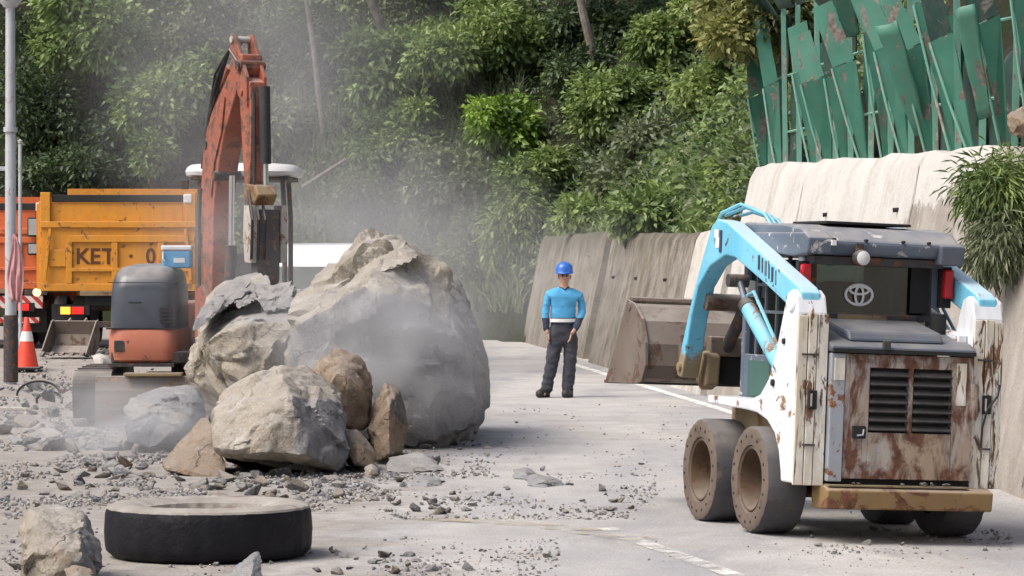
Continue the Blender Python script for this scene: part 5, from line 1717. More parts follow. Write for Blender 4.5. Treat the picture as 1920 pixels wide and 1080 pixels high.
# seat, console, levers
mb = MB()
mb.box((0.48, 0.22, 1.22), (0.48, 0.46, 0.14)); mb.box((0.48, 0.46, 1.52), (0.46, 0.12, 0.60), (R(-8), 0, 0))
mb.build('seat', M['seat'], exv, bevel=0.04)
MB().bx(0.15, 0.85, 0.0, 0.5, 0.78, 1.14).build('seat_base', M['dark_metal'], exv, bevel=0.02)
for sx in (0.14, 0.82):
    MB().bx(sx - 0.06, sx + 0.06, -0.1, 0.35, 1.14, 1.34).build('console', M['dark_metal'], exv, bevel=0.02)
    MB().tube([(sx, -0.05, 1.34), (sx, -0.10, 1.52)], 0.016, 6).build('lever', M['dark_void'], exv)
MB().bx(0.02, 0.98, -0.60, -0.52, 0.78, 1.05).build('front_guard', M['dark_metal'], exv, bevel=0.02)
# canopy
for (px, py) in ((0.08, -0.45), (1.00, -0.45), (0.10, 0.72), (0.98, 0.72)):
    MB().tube([(px, py, 0.78), (px, py, 2.2), (px + (0.54 - px) * 0.06, py, 2.68)], 0.027, 8).build('canopy_post', M['steel'], exv, smooth=True)
rows = []
for t, zz in ((0.93, 2.635), (1.0, 2.65), (1.02, 2.69), (0.99, 2.735), (0.92, 2.765), (0.6, 2.785), (0.0, 2.79)):
    row = []
    for k in range(41):
        a = 2 * math.pi * k / 40
        ca, sa = math.cos(a), math.sin(a)
        row.append((0.53 + math.copysign(abs(ca) ** 0.4, ca) * 0.60 * t, 0.12 + math.copysign(abs(sa) ** 0.4, sa) * 0.74 * t, zz))
    rows.append(row)
cn = MB().grid(rows).build('canopy_roof', M['canopy'], exv, smooth=True)
MB().bx(0.0, 1.06, -0.55, 0.8, 2.60, 2.64).build('canopy_frame', M['dark_metal'], cn, bevel=0.01)
MB().box((-0.06, -0.5, 2.55), (0.08, 0.06, 0.10)).build('canopy_lamp', M['dark_metal'], cn, bevel=0.01)

# boom, stick and breaker lie in one vertical plane that swings towards the rock
BR = P(408, 560, 33.0); BR.z = 0
ud = Vector((0.47, -0.88, 0)).normalized()
wd_ = Vector((ud.y, -ud.x, 0))      # sideways


def BP(u, z, w=0.0):
    return BR + ud * u + wd_ * w + Vector((0, 0, z)) - EO


def slab(poly, w0, w1, name, mat, parent, bevel=0.01):
    n = len(poly)
    mb = MB()
    vs = [BP(u, z, w0) for u, z in poly] + [BP(u, z, w1) for u, z in poly]
    fs = [tuple(range(n))[::-1], tuple(range(n, 2 * n))] + [(i, (i + 1) % n, n + (i + 1) % n, n + i) for i in range(n)]
    mb.add(vs, fs)
    return mb.build(name, mat, parent, bevel=bevel)


slab([(-0.25, 0.62), (-0.25, 1.42), (-0.05, 1.5), (0.15, 1.30), (0.15, 0.62)], -0.16, 0.16, 'swing_post', M['orange'], exv, 0.02)
boom = slab([(-0.06, 1.22), (-0.12, 1.36), (-0.15, 2.35), (-0.13, 2.85), (-0.02, 3.12), (0.17, 3.32), (0.78, 3.85), (0.90, 3.84), (0.93, 3.70), (0.86, 3.60), (0.44, 3.04), (0.30, 2.74), (0.17, 2.36), (0.10, 1.30)], -0.115, 0.115, 'boom', M['orange'], exv, 0.015)
for w in (-0.128, 0.128):
    slab([(-0.12, 2.5), (-0.05, 2.95), (0.2, 3.2), (0.5, 3.42), (0.42, 3.08), (0.22, 2.75), (0.14, 2.4)], w - 0.006, w + 0.006, 'boom_gusset', M['orange'], boom, 0)
for (u, z) in ((0.02, 1.36), (0.24, 2.62), (0.0, 2.95), (0.86, 3.72)):
    MB().tube([BP(u, z, -0.15), BP(u, z, 0.15)], 0.05, 12).build('pin', M['dark_metal'], boom, smooth=True)
br = MB().tube([BP(0.30, 1.02), BP(0.36, 1.90)], 0.062, 14).build('boom_ram', M['dark_metal'], exv, smooth=True)
MB().tube([BP(0.36, 1.90), BP(0.38, 2.62)], 0.032, 10).build('ram_rod', M['chrome'], br, smooth=True)
# stick ram on the back of the boom
sr = MB().tube([BP(-0.10, 3.18), BP(0.36, 3.74)], 0.055, 14).build('stick_ram', M['orange'], exv, smooth=True)
MB().tube([BP(0.36, 3.74), BP(0.66, 4.0)], 0.028, 10).build('ram_rod', M['chrome'], sr, smooth=True)
for k in range(4):
    MB().tube([BP(-0.16, 2.7, 0.05 + 0.02 * k), BP(-0.08, 3.25 + 0.03 * k, 0.05), BP(0.3, 3.62 + 0.05 * (k % 2), 0.09 + 0.02 * k), BP(0.6, 3.9, 0.12), BP(0.90, 3.72, 0.14)], 0.015, 6).build('hose', M['rubber'], exv, smooth=True)
# stick: two cheek plates with open clevis at the head, closed box below
stick = slab([(0.76, 3.50), (0.84, 3.62), (1.04, 3.55), (1.08, 3.30), (1.04, 2.55), (0.98, 2.44), (0.91, 2.46), (0.84, 2.9)], -0.085, 0.085, 'stick', M['orange'], exv, 0.01)
for w in (-0.095, 0.095):
    slab([(0.58, 3.98), (0.62, 4.05), (0.71, 4.05), (0.88, 3.80), (1.02, 3.60), (1.02, 3.3), (0.80, 3.42)], w - 0.018, w + 0.018, 'cheek_plate', M['orange'], stick, 0.006)
for (u, z, r) in ((0.66, 4.0, 0.035), (0.88, 3.74, 0.05), (0.90, 3.45, 0.035)):
    MB().tube([BP(u, z, -0.13), BP(u, z, 0.13)], r, 12).build('pin', M['plate'] if z > 3.9 else M['orange'], stick, smooth=True)
tilt = MB().tube([BP(1.14, 3.50, -0.03), BP(1.17, 2.72, -0.03)], 0.060, 14).build('breaker_ram', M['rubber'], exv, smooth=True)
MB().tube([BP(1.17, 2.72, -0.03), BP(1.18, 2.48, -0.03)], 0.03, 10).build('ram_rod', M['chrome'], tilt, smooth=True)
MB().tube([BP(1.12, 3.45, 0.075), BP(1.15, 2.9, 0.08), BP(1.13, 2.55, 0.07), BP(1.08, 2.2, 0.12)], 0.018, 6).build('hose', M['rubber'], exv, smooth=True)
# linkage and breaker
slab([(0.92, 2.42), (0.98, 2.52), (1.23, 2.50), (1.30, 2.40), (1.20, 2.30), (0.98, 2.32)], -0.11, 0.11, 'linkage', M['bumper'], exv, 0.015)
bkr = empty('breaker', (0, 0, 0)); bkr.parent = exv
for w in (-0.165, 0.165):
    slab([(1.00, 2.30), (1.20, 2.30), (1.21, 1.98), (1.18, 1.72), (1.02, 1.72), (0.98, 2.0)], w - 0.03 - 0.06, w + 0.03 - 0.06, 'side_plate', M['plate'], bkr, 0.004)
slab([(1.02, 2.26), (1.18, 2.26), (1.18, 1.55), (1.13, 1.48), (1.06, 1.48), (1.02, 1.55)], -0.185, 0.065, 'breaker_body', M['steel'], bkr, 0.012)
MB().tube([BP(1.10, 1.50, -0.06), BP(1.10, 1.20, -0.06), BP(1.10, 1.08, -0.06)], [0.045, 0.045, 0.012], 12).build('chisel', M['steel'], bkr, smooth=True)
for w in (-0.02, 0.05, 0.12):
    MB().tube([BP(1.08, 2.45, w), BP(1.30, 2.15, w + 0.05), BP(1.26, 1.85, w + 0.04), BP(1.16, 1.75, w)], 0.016, 6).build('hose', M['rubber'], bkr, smooth=True)

# blue cool box standing on the engine cover
cb = empty('cool_box', P(333, 503, 34.0) - Vector((0, 0, 0.0)))
tag(cb, 'blue and white plastic cool box standing on the excavator engine cover', 'cool box')
M['box_blue'] = flat('plastic_blue', (0.07, 0.30, 0.55), 0.45)
M['box_white'] = flat('plastic_white', (0.68, 0.70, 0.74), 0.45)
MB().bx(-0.155, 0.155, -0.12, 0.12, 0.0, 0.19).build('tub', M['box_blue'], cb, bevel=0.02)
MB().bx(-0.165, 0.165, -0.13, 0.13, 0.192, 0.245).build('lid', M['box_white'], cb, bevel=0.015)
MB().bx(-0.03, 0.09, -0.124, -0.120, 0.06, 0.11).build('sticker', M['box_white'], cb)
MB().tube([(-0.14, -0.128, 0.17), (-0.14, -0.15, 0.1), (-0.12, -0.15, 0.08)], 0.008, 6).build('handle', M['box_white'], cb)

# ================================================================== TRUCKS, VAN, STREET FURNITURE
def text_mesh(txt, size, depth=0.004):
    cu = bpy.data.curves.new('lettering', 'FONT')
    cu.body = txt
    cu.size = size
    cu.extrude = depth
    cu.offset = 0.006 * size / 0.3
    ob = bpy.data.objects.new('lettering_tmp', cu)
    col.objects.link(ob)
    dg = bpy.context.evaluated_depsgraph_get()
    me = bpy.data.meshes.new_from_object(ob.evaluated_get(dg))
    bpy.data.objects.remove(ob)
    bpy.data.curves.remove(cu)
    return me


def lettering(txt, x, z, y, size, mat, parent, sx=1.0):
    me = text_mesh(txt, size)
    me.materials.clear()
    me.materials.append(mat)
    o = bpy.data.objects.new('lettering', me)
    col.objects.link(o)
    o.parent = parent
    o.location = (x, y, z)
    o.rotation_euler = (R(90), 0, 0)
    o.scale = (sx, 1, 1)
    return o


s = NT('hazard_stripes')
sp = s.n('ShaderNodeSeparateXYZ'); s.l(s.coords(), sp.inputs[0])
w = s.math('FRACT', s.math('MULTIPLY', s.math('ADD', sp.outputs[0], sp.outputs[2]), 5.0))
k = s.mix(s.math('GREATER_THAN', w, 0.5), (0.42, 0.03, 0.025), (0.62, 0.60, 0.58))
M['stripes'] = s.fin(k, 0.5)
M['amber'] = flat('amber_lamp', (0.9, 0.38, 0.03), 0.3, 0, (1.0, 0.42, 0.05), 1.6)
M['headlight'] = flat('lit_lamp', (0.9, 0.7, 0.35), 0.3, 0, (1.0, 0.66, 0.30), 1.3)
M['red_lit'] = flat('red_lamp_lit', (0.6, 0.02, 0.02), 0.3, 0, (1.0, 0.03, 0.02), 0.5)
M['tarp'] = flat('black_tarp', (0.012, 0.012, 0.013), 0.7)
M['mirror'] = flat('mirror_glass', (0.62, 0.66, 0.68), 0.15, 0.6)


def dump_truck(name, loc, rz, label, body, cabm, top=2.55, text=False, stripes=False, w=1.27, lit=False):
    t = empty(name, loc, (0, 0, rz))
    tag(t, label, 'truck', 'dump trucks parked before the slope')
    # tailgate: main plate, raised ribs, upper board
    tg = MB().bx(-w, w, -0.02, 0.05, 1.02, top - 0.42).build('tailgate', body, t, bevel=0.01)
    MB().bx(-w + 0.16, w - 0.22, 0.03, 0.08, top - 0.44, top - 0.11).build('upper_board', body, tg, bevel=0.008)
    ribs = [(-w, w, top - 0.42 - 0.10, top - 0.42), (-w + 0.46, w - 0.02, 1.82, 1.93), (-w + 0.46, w - 0.02, 1.34, 1.40), (-w, w, 1.02, 1.14)]
    for (x0, x1, z0, z1) in ribs:
        MB().bx(x0, x1, -0.065, -0.021, z0, z1).build('rib', body, tg, bevel=0.008)
    for xx in (-0.80, -0.055, 0.70, w - 0.06):
        MB().bx(xx - 0.05, xx + 0.05, -0.064, -0.022, 1.145, 1.815).build('rib', body, tg, bevel=0.008)
    MB().bx(-w + 0.12, -w + 0.42, -0.06, -0.022, 1.42, 1.70).build('tailgate_plate', M['white_print'] if False else body, tg, bevel=0.01)
    for sx in (-1, 1):
        xx = sx * (w - 0.08)
        MB().bx(xx - 0.08, xx + 0.08, -0.05, 0.14, top - 0.5, top + 0.06).build('bed_post', body, t, bevel=0.01)
        MB().bx(sx * w - 0.04, sx * w + 0.04, 0.05, 3.9, 1.05, top - 0.1).build('bed_side', body, t, bevel=0.01)
        for k in range(6):
            MB().bx(sx * (w + 0.04), sx * (w + 0.10), 0.25 + k * 0.65, 0.33 + k * 0.65, 1.05, top - 0.12).build('side_rib', body, t)
        # tailgate latch arm
        MB().box((sx * (w - 0.12), -0.09, 1.62), (0.05, 0.05, 0.85), (0, R(-6 * sx), 0)).build('latch_arm', body, tg, bevel=0.008)
    MB().bx(-w + 0.18, w - 0.17, 0.0, 0.16, top - 0.10, top + 0.02).build('top_rail', M['tarp'], t, bevel=0.01)
    MB().bx(w - 0.20, w - 0.06, -0.07, 0.1, top - 0.12, top + 0.03).build('tarp_end', M['white_print'], t, bevel=0.02)
    MB().bx(-w + 0.05, w - 0.05, 0.06, 3.9, 1.0, 1.10).build('bed_floor', M['dark_metal'], t)
    MB().bx(-w, w, 3.85, 3.95, 1.05, top + 0.2).build('headboard', body, t)
    # chassis
    for sx in (-0.42, 0.42):
        MB().bx(sx - 0.05, sx + 0.05, 0.1, 6.0, 0.70, 0.92).build('chassis_rail', M['dark_metal'], t)
    MB().bx(-0.55, 0.60, -0.02, 0.12, 0.78, 0.98).build('rear_beam', M['dark_void'], t, bevel=0.01)
    MB().bx(-0.62, 0.66, -0.10, -0.02, 0.94, 1.02).build('hinge_bar', M['mud'], t, bevel=0.01)
    bar = MB().bx(-1.05, 1.05, -0.02, 0.10, 0.42, 0.52).build('underrun_bar', M['stripes'] if stripes else M['dark_metal'], t, bevel=0.008)
    for sx in (-1, 1):
        lp = MB().bx(sx * 0.72 - 0.26, sx * 0.72 + 0.26, -0.06, 0.02, 0.62, 0.78).build('lamp_cluster', M['dark_void'], t, bevel=0.015)
        MB().bx(sx * 0.72 - 0.22, sx * 0.72 - 0.06, -0.075, -0.058, 0.64, 0.76).build('amber_lens', M['amber'], lp, bevel=0.006)
        MB().bx(sx * 0.72 - 0.04, sx * 0.72 + 0.16, -0.074, -0.057, 0.64, 0.76).build('red_lens', M['red_lit'], lp, bevel=0.006)
        MB().bx(sx * 0.85 - 0.28, sx * 0.85 + 0.28, 0.30, 0.32, 0.25, 0.80).build('mud_flap', M['rubber'], t)
        for yy in (1.0, 4.9):
            wh = empty('wheel', (0, 0, 0)); wh.parent = t
            for dx in ((0, 0.30) if yy < 2 else (0.1,)):
                cx = sx * (1.02 - dx)
                MB().lathe([(0.24, -0.12), (0.40, -0.125), (0.46, -0.09), (0.47, 0), (0.46, 0.09), (0.40, 0.125), (0.24, 0.12)], (cx, yy, 0.47), 'x', 32).build('tyre', M['rubber'], wh, smooth=True)
                MB().lathe([(0.245, sx * 0.11), (0.22, sx * 0.09), (0.15, sx * 0.04), (0, sx * 0.05)], (cx, yy, 0.47), 'x', 24).build('rim', M['dark_metal'], wh, smooth=True)
    # cab beyond the headboard
    cab = [(4.1, 0.75), (4.1, 2.3), (4.25, 2.45), (5.4, 2.45), (5.75, 1.75), (5.85, 1.3), (5.85, 0.65), (5.2, 0.6), (4.6, 0.75)]
    cb_ = MB().prism(cab, -1.1, 1.1).build('cab', cabm, t, bevel=0.04, seg=3)
    MB().bx(-0.8, 0.8, 4.085, 4.098, 1.5, 2.1).build('cab_rear_window', M['glass'], cb_)
    if stripes:
        # lamp board and hazard board under the tailgate, two mirrors on a side bracket
        MB().bx(0.30, 1.12, -0.05, 0.0, 0.68, 0.90).build('hazard_board', M['stripes'], t, bevel=0.005)
        lp = MB().bx(0.80, 1.2, -0.06, 0.0, 0.91, 1.01).build('lamp_cluster', M['dark_metal'], t, bevel=0.01)
        MB().lathe([(0, -0.085), (0.06, -0.08), (0.075, -0.06)], (1.02, 0, 0.96), 'y', 18).build('amber_lens', M['headlight'], lp, smooth=True)
        for zz, hh in ((2.10, 0.34), (1.72, 0.22)):
            mr = MB().box((w - 0.22, -0.14, zz), (0.22, 0.08, hh)).build('mirror', M['dark_void'], t, bevel=0.03)
            MB().box((w - 0.22, -0.185, zz), (0.17, 0.006, hh - 0.06)).build('mirror_glass', M['mirror'], mr, bevel=0.002)
        MB().tube([(w - 0.05, 0.0, 2.35), (w - 0.08, -0.16, 2.3), (w - 0.10, -0.16, 1.6), (w - 0.05, 0.0, 1.5)], 0.018, 6).build('mirror_bracket', M['dark_metal'], t, smooth=True)
    if text:
        [lettering(c_, x_, 1.47, -0.024, 0.36, M['letter'], tg, 1.0) for c_, x_ in (('K', -0.70), ('E', -0.47), ('T', -0.27))]
        lettering('\u00b7', 0.16, 1.47, -0.024, 0.36, M['letter'], tg)
        lettering('0', 0.45, 1.47, -0.024, 0.36, M['letter'], tg, 0.9)
    return t


M['letter'] = flat('brown_lettering', (0.10, 0.035, 0.012), 0.7)
M['yellow'] = paint('truck_yellow', (0.66, 0.28, 0.018), (0.60, 0.24, 0.02), chip=(0.14, 0.07, 0.03), amount=0.06, scale=5, rough=0.45, dust=0.35, grime=0.3)
M['truck_orange'] = paint('truck_orange', (0.62, 0.14, 0.035), (0.54, 0.115, 0.03), chip=(0.14, 0.06, 0.03), amount=0.06, scale=5, rough=0.45, dust=0.4, grime=0.35)
yt = P(222, 480, 52.0)
dump_truck('dump_truck', (yt.x, 52.0, 0.195), R(1.5), 'yellow dump truck with lettered tailgate parked behind the excavator', M['yellow'], M['yellow'], top=2.58, text=True)
ot = P(92, 480, 55.5)
dump_truck('dump_truck', (ot.x - 1.22, 55.5, 0.195), R(-1), 'orange dump truck with striped hazard board half hidden beside the yellow truck', M['truck_orange'], M['truck_orange'], top=2.50, stripes=True, w=1.2)

# white van behind the boulder
M['van_white'] = paint('van_white', (0.74, 0.75, 0.77), (0.70, 0.71, 0.73), rough=0.3, dust=0.2, grime=0.08)
vn = empty('van', (P(568, 480, 46.5).x, 46.5, 0.0), (0, 0, R(-4)))
tag(vn, 'small white van whose roof shows above the split boulder', 'van')
sec = [(0.0, 0.45), (-0.05, 0.95), (0.12, 1.18), (0.62, 1.86), (0.80, 1.95), (3.2, 1.99), (3.32, 1.90), (3.36, 0.45)]
MB().prism(sec, -0.74, 0.74).build('body', M['van_white'], vn, bevel=0.11, seg=4)
ws = MB().prism([(0.135, 1.22), (0.430, 1.62), (0.415, 1.63), (0.112, 1.22)], -0.64, 0.64).build('windshield', M['seat'], vn)
MB().prism([(0.115, 1.23), (0.410, 1.63), (0.407, 1.633), (0.105, 1.23)], -0.63, 0.63).build('windshield_glass', M['glass_side'], ws)
for sx in (-1, 1):
    MB().prism([(0.75, 1.2), (0.95, 1.8), (2.9, 1.82), (3.0, 1.2)], sx * 0.738, sx * 0.748).build('side_window', M['glass'], vn)
    hl = MB().bx(sx * 0.55 - 0.13, sx * 0.55 + 0.13, -0.08, -0.02, 0.78, 0.95).build('headlight', M['lamp'], vn, bevel=0.02)
    for yy in (0.65, 2.65):
        wh = MB().lathe([(0.16, -0.08), (0.26, -0.08), (0.285, 0), (0.26, 0.08), (0.16, 0.08)], (sx * 0.66, yy, 0.285), 'x', 28).build('wheel', M['rubber'], vn, smooth=True)
        MB().lathe([(0.165, sx * 0.07), (0.1, sx * 0.04), (0, sx * 0.05)], (sx * 0.66, yy, 0.285), 'x', 20).build('rim', M['plate'], wh, smooth=True)
    mr = MB().box((sx * 0.86, 0.45, 1.25), (0.12, 0.08, 0.20)).build('mirror', M['seat'], vn, bevel=0.02)
MB().bx(-0.74, 0.74, -0.09, 0.02, 0.42, 0.62).build('bumper', M['dark_metal'], vn, bevel=0.02)
MB().bx(-0.35, 0.35, -0.07, -0.03, 0.66, 0.76).build('grille', M['dark_void'], vn)

# lamp pole with pink rag, thin second pole
M['galv'] = paint('galvanised_steel', (0.48, 0.50, 0.53), (0.40, 0.42, 0.45), chip=(0.2, 0.15, 0.12), amount=0.05, rough=0.45, dust=0.2, grime=0.3)
lp = empty('lamp_pole', (P(20, 480, 45.0).x, 45.0, 0.0))
tag(lp, 'tall grey steel lamp pole at the road edge with a rag tied on', 'pole')
MB().tube([(0, 0, -0.05), (0, 0, 2.0), (0, 0, 5.55)], [0.085, 0.080, 0.066], 18).build('shaft', M['galv'], lp, smooth=True)
MB().tube([(0, 0, 0.0), (0, 0, 0.95)], 0.105, 18).build('base_sleeve', M['dark_metal'], lp, smooth=True)
MB().lathe([(0.0, 5.30), (0.09, 5.32), (0.17, 5.42), (0.20, 5.56), (0.19, 5.60), (0, 5.64)], (0, 0, 0), 'z', 22).build('lamp_head', M['galv'], lp, smooth=True)
MB().bx(-0.35, -0.05, -0.03, 0.03, 3.0, 3.06).build('bracket', M['galv'], lp, bevel=0.006)
MB().lathe([(0.075, 3.55), (0.10, 3.55), (0.10, 3.62), (0.075, 3.62)], (0, 0, 0), 'z', 18).build('clamp', M['galv'], lp, smooth=True)
tp = empty('thin_pole', (P(38, 480, 49.5).x, 49.5, 0.19))
tag(tp, 'thin pale pole standing close behind the lamp pole', 'pole')
MB().tube([(0, 0, 0), (0, 0, 3.35)], 0.028, 10).build('shaft', M['galv'], tp, smooth=True)
MB().lathe([(0, 3.35), (0.03, 3.36), (0.04, 3.40), (0, 3.43)], (0, 0, 0), 'z', 12).build('cap', M['galv'], tp, smooth=True)

rows = []
rg = random.Random(4)
for j in range(15):
    t = j / 14
    row = []
    wdt = 0.03 + 0.13 * math.sin(min(1, t * 1.25) * math.pi * 0.62) * (1 if t < 0.8 else 1 - (t - 0.8) * 2.2)
    for i in range(9):
        u = i / 8 - 0.35
        row.append((0.06 + u * wdt * 1.5 + 0.015 * math.sin(t * 7), -0.10 - 0.03 * math.sin(u * 16 + t * 4) * (0.3 + t), -t * 0.95 - 0.06 * abs(u)))
    rows.append(row)
M['rag'] = flat('pink_cloth', (0.62, 0.33, 0.33), 0.9, var=0.3)
rag = MB().grid(rows).build('rag', M['rag'], smooth=True, fix=False)
sm = rag.modifiers.new('thickness', 'SOLIDIFY'); sm.thickness = 0.006
rag.location = P(20, 438, 45.0)
tag(rag, 'faded pink cloth rag hanging from the lamp pole', 'rag')

# traffic cone
M['cone_red'] = flat('cone_red', (0.75, 0.065, 0.03), 0.5)
M['cone_white'] = flat('cone_white', (0.75, 0.74, 0.72), 0.5)
cp = P(50, 692, 48.0)
cone = empty('traffic_cone', (cp.x, 48.0, float(gz(cp.x, 48.0))))
tag(cone, 'red traffic cone with a white band beside the lamp pole', 'traffic cone')
cr_ = lambda z: 0.185 - 0.150 * z / 0.76
MB().lathe([(cr_(0.03), 0.03), (cr_(0.42), 0.42)], (0, 0, 0), 'z', 24).build('body', M['cone_red'], cone, smooth=True)
MB().lathe([(cr_(0.42) + 0.003, 0.42), (cr_(0.57) + 0.003, 0.57)], (0, 0, 0), 'z', 24).build('white_band', M['cone_white'], cone, smooth=True)
MB().lathe([(cr_(0.57), 0.57), (cr_(0.77), 0.77), (0.02, 0.785), (0, 0.785)], (0, 0, 0), 'z', 24).build('tip', M['cone_red'], cone, smooth=True)
MB().bx(-0.22, 0.22, -0.22, 0.22, 0.0, 0.035).build('base', M['rubber'], cone, bevel=0.01)

# excavator bucket set down before the yellow truck
ub = empty('excavator_bucket', (P(130, 480, 50.3).x, 50.3, float(gz(-7, 50.3)) + 0.0), (0, 0, R(-12)))
tag(ub, 'empty dark excavator bucket standing on the ground before the yellow truck', 'bucket')
pr = [(-0.30, 0.04), (0.10, 0.03), (0.30, 0.14), (0.36, 0.34), (0.28, 0.56)]
inn = [(-0.30, 0.065), (0.09, 0.055), (0.275, 0.16), (0.33, 0.34), (0.255, 0.55)]
MB().prism(pr + inn[::-1], -0.36, 0.36).build('shell', M['bucket_steel'], ub)
for sx in (-1, 1):
    MB().prism([(-0.31, 0.03), (0.11, 0.015), (0.315, 0.13), (0.375, 0.34), (0.29, 0.575), (0.20, 0.55)], sx * 0.36, sx * 0.385).build('side_plate', M['bucket_steel'], ub, bevel=0.004)
    MB().prism([(0.26, 0.52), (0.42, 0.60), (0.45, 0.50), (0.35, 0.36)], sx * 0.12, sx * 0.15).build('hanger', M['bucket_steel'], ub)
for k in range(5):
    MB().prism([(-0.42, 0.03), (-0.30, 0.02), (-0.30, 0.08)], -0.36 + k * 0.165, -0.30 + k * 0.165).build('tooth', M['steel'], ub)

# hoses in the rubble by the pole
for lab, x, y, r0, ex in (('black rubber hose loop arching out of the rubble by the lamp pole', 72, 742, 0.22, 1.25), ('smaller thin hose loop beside the black hose loop', 92, 752, 0.14, 1.1)):
    g = ground_at(x, y)
    pts = [(r0 * ex * math.cos(a), 0.06 * math.sin(a * 2), r0 * 0.9 * math.sin(a) - 0.01) for a in np.linspace(-0.1, math.pi + 0.1, 20)]
    o = MB().tube(pts, 0.016, 8).build('hose', M['rubber'], smooth=True)
    o.location = g
    tag(o, lab, 'hose')
g = ground_at(28, 770)
pb = MB().box((0, 0, 0.02), (0.36, 0.16, 0.035), (0, R(3), R(8))).build('broken_board', M['concrete_pale'], bevel=0.006)
pb.location = g
tag(pb, 'short pale board lying in the rubble below the lamp pole', 'board')

# ================================================================== WORKER
def skin_mesh(name, V, Ed, Rad, mat, parent, sub=2, folds=0.0):
    me = bpy.data.meshes.new(name)
    me.from_pydata([tuple(v) for v in V], Ed, [])
    ob = bpy.data.objects.new(name + '_tmp', me)
    col.objects.link(ob)
    md = ob.modifiers.new('skin', 'SKIN')
    md.use_smooth_shade = True
    for i, r in enumerate(Rad):
        sv = me.skin_vertices[0].data[i]
        sv.radius = r if isinstance(r, (tuple, list)) else (r, r)
        sv.use_root = (i == 0)
    sb = ob.modifiers.new('sub', 'SUBSURF')
    sb.levels = sub
    sb.render_levels = sub
    bpy.context.view_layer.update()
    dg = bpy.context.evaluated_depsgraph_get()
    m2 = bpy.data.meshes.new_from_object(ob.evaluated_get(dg))
    bpy.data.objects.remove(ob)
    m2.materials.clear()
    m2.materials.append(mat)
    if folds > 0:      # cloth creases
        m2.update()
        for v_ in m2.vertices:
            c_ = v_.co
            k_ = mnoise.ridged_multi_fractal(Vector((c_.x * 7, c_.y * 7, c_.z * 11)), 0.9, 2.0, 3, 0.9, 2.0) - 1.1
            v_.co = c_ + v_.normal * k_ * folds
    m2.polygons.foreach_set('use_smooth', [True] * len(m2.polygons))
    o = bpy.data.objects.new(name, m2)
    col.objects.link(o)
    o.parent = parent
    return o


M['skin'] = flat('skin', (0.46, 0.27, 0.19), 0.55)
M['hair'] = flat('hair', (0.012, 0.011, 0.011), 0.6)
M['trousers'] = flat('navy_trousers', (0.048, 0.052, 0.068), 0.85, var=0.35)
M['boots'] = flat('black_boots', (0.022, 0.021, 0.021), 0.6)
M['helmet'] = flat('helmet_blue', (0.03, 0.14, 0.52), 0.3)
M['reflect'] = flat('reflective_band', (0.72, 0.73, 0.74), 0.5)
s = NT('work_shirt')
sp = s.n('ShaderNodeSeparateXYZ'); s.l(s.coords(), sp.inputs[0])
k = s.mix(s.ramp(s.noise(9, 4), 0.3, 0.7), (0.06, 0.30, 0.56), (0.085, 0.36, 0.62))
k = s.mix(s.ramp(sp.outputs[2], 1.005, 1.012, 1, 0), k, (0.028, 0.035, 0.06))
s.bump(s.noise(11, 4), 0.4, 0.03)
M['shirt'] = s.fin(k, 0.85)
wk = empty('person', (P(1056, 480, 40.1).x, 40.1, 0.0), (0, 0, R(4)))
tag(wk, 'person in blue hard hat and blue work shirt standing on the road', 'person')
# body: one continuous figure
V = [(0.0, 0, 0.93), (0.0, 0.0, 1.10), (0.005, 0.0, 1.25), (0.01, 0.0, 1.335), (0.012, -0.005, 1.415), (0.012, -0.01, 1.47), (0.012, -0.012, 1.545), (0.012, -0.005, 1.60),
     (-0.160, 0.0, 1.315), (-0.226, 0.0, 1.08), (-0.210, -0.047, 0.86), (-0.205, -0.06, 0.80),
     (0.180, 0.0, 1.31), (0.253, 0.02, 1.09), (0.132, -0.15, 0.86), (0.085, -0.17, 0.80),
     (-0.095, 0, 0.88), (-0.135, -0.01, 0.48), (-0.215, 0.0, 0.09), (-0.275, -0.13, 0.035),
     (0.095, 0, 0.88), (0.085, -0.01, 0.48), (0.055, 0.0, 0.09), (0.03, -0.15, 0.035)]
Ed = [(0, 1), (1, 2), (2, 3), (3, 4), (4, 5), (5, 6), (6, 7), (3, 8), (8, 9), (9, 10), (10, 11), (3, 12), (12, 13), (13, 14), (14, 15), (0, 16), (16, 17), (17, 18), (18, 19), (0, 20), (20, 21), (21, 22), (22, 23)]
Rd = [(0.105, 0.070), (0.105, 0.075), (0.110, 0.070), (0.065, 0.05), 0.048, (0.060, 0.070), (0.078, 0.092), (0.066, 0.080),
      0.034, 0.028, 0.026, (0.034, 0.022), 0.034, 0.028, 0.026, (0.034, 0.022), 0.065, 0.048, 0.036, 0.032, 0.065, 0.048, 0.036, 0.032]
body = skin_mesh('body', V, Ed, Rd, M['skin'], wk)
# fingers: five per hand, unequal, lightly curled
for sx, wr_p, dirn in ((-1, Vector((-0.205, -0.06, 0.785)), Vector((0.0, -0.1, -1))), (1, Vector((0.082, -0.172, 0.788)), Vector((-0.25, -0.15, -1)))):
    dirn.normalize()
    for k, (L, off) in enumerate(((0.070, -0.027), (0.080, -0.009), (0.075, 0.009), (0.058, 0.026))):
        a = wr_p + Vector((0.1, 1, 0)).normalized() * off + dirn * 0.02
        b = a + dirn * L * 0.5
        c = b + (dirn + Vector((-sx * 0.5, -0.1, 0.2))).normalized() * L * 0.5
        MB().tube([a, b, c], [0.0095, 0.009, 0.007], 7).build('finger', M['skin'], body, smooth=True)
    a = wr_p + Vector((0, -0.028, 0.01))
    b = a + Vector((-sx * 0.01, -0.030, -0.028))
    c = b + Vector((-sx * 0.006, -0.006, -0.030))
    MB().tube([a, b, c], [0.011, 0.010, 0.008], 7).build('thumb', M['skin'], body, smooth=True)
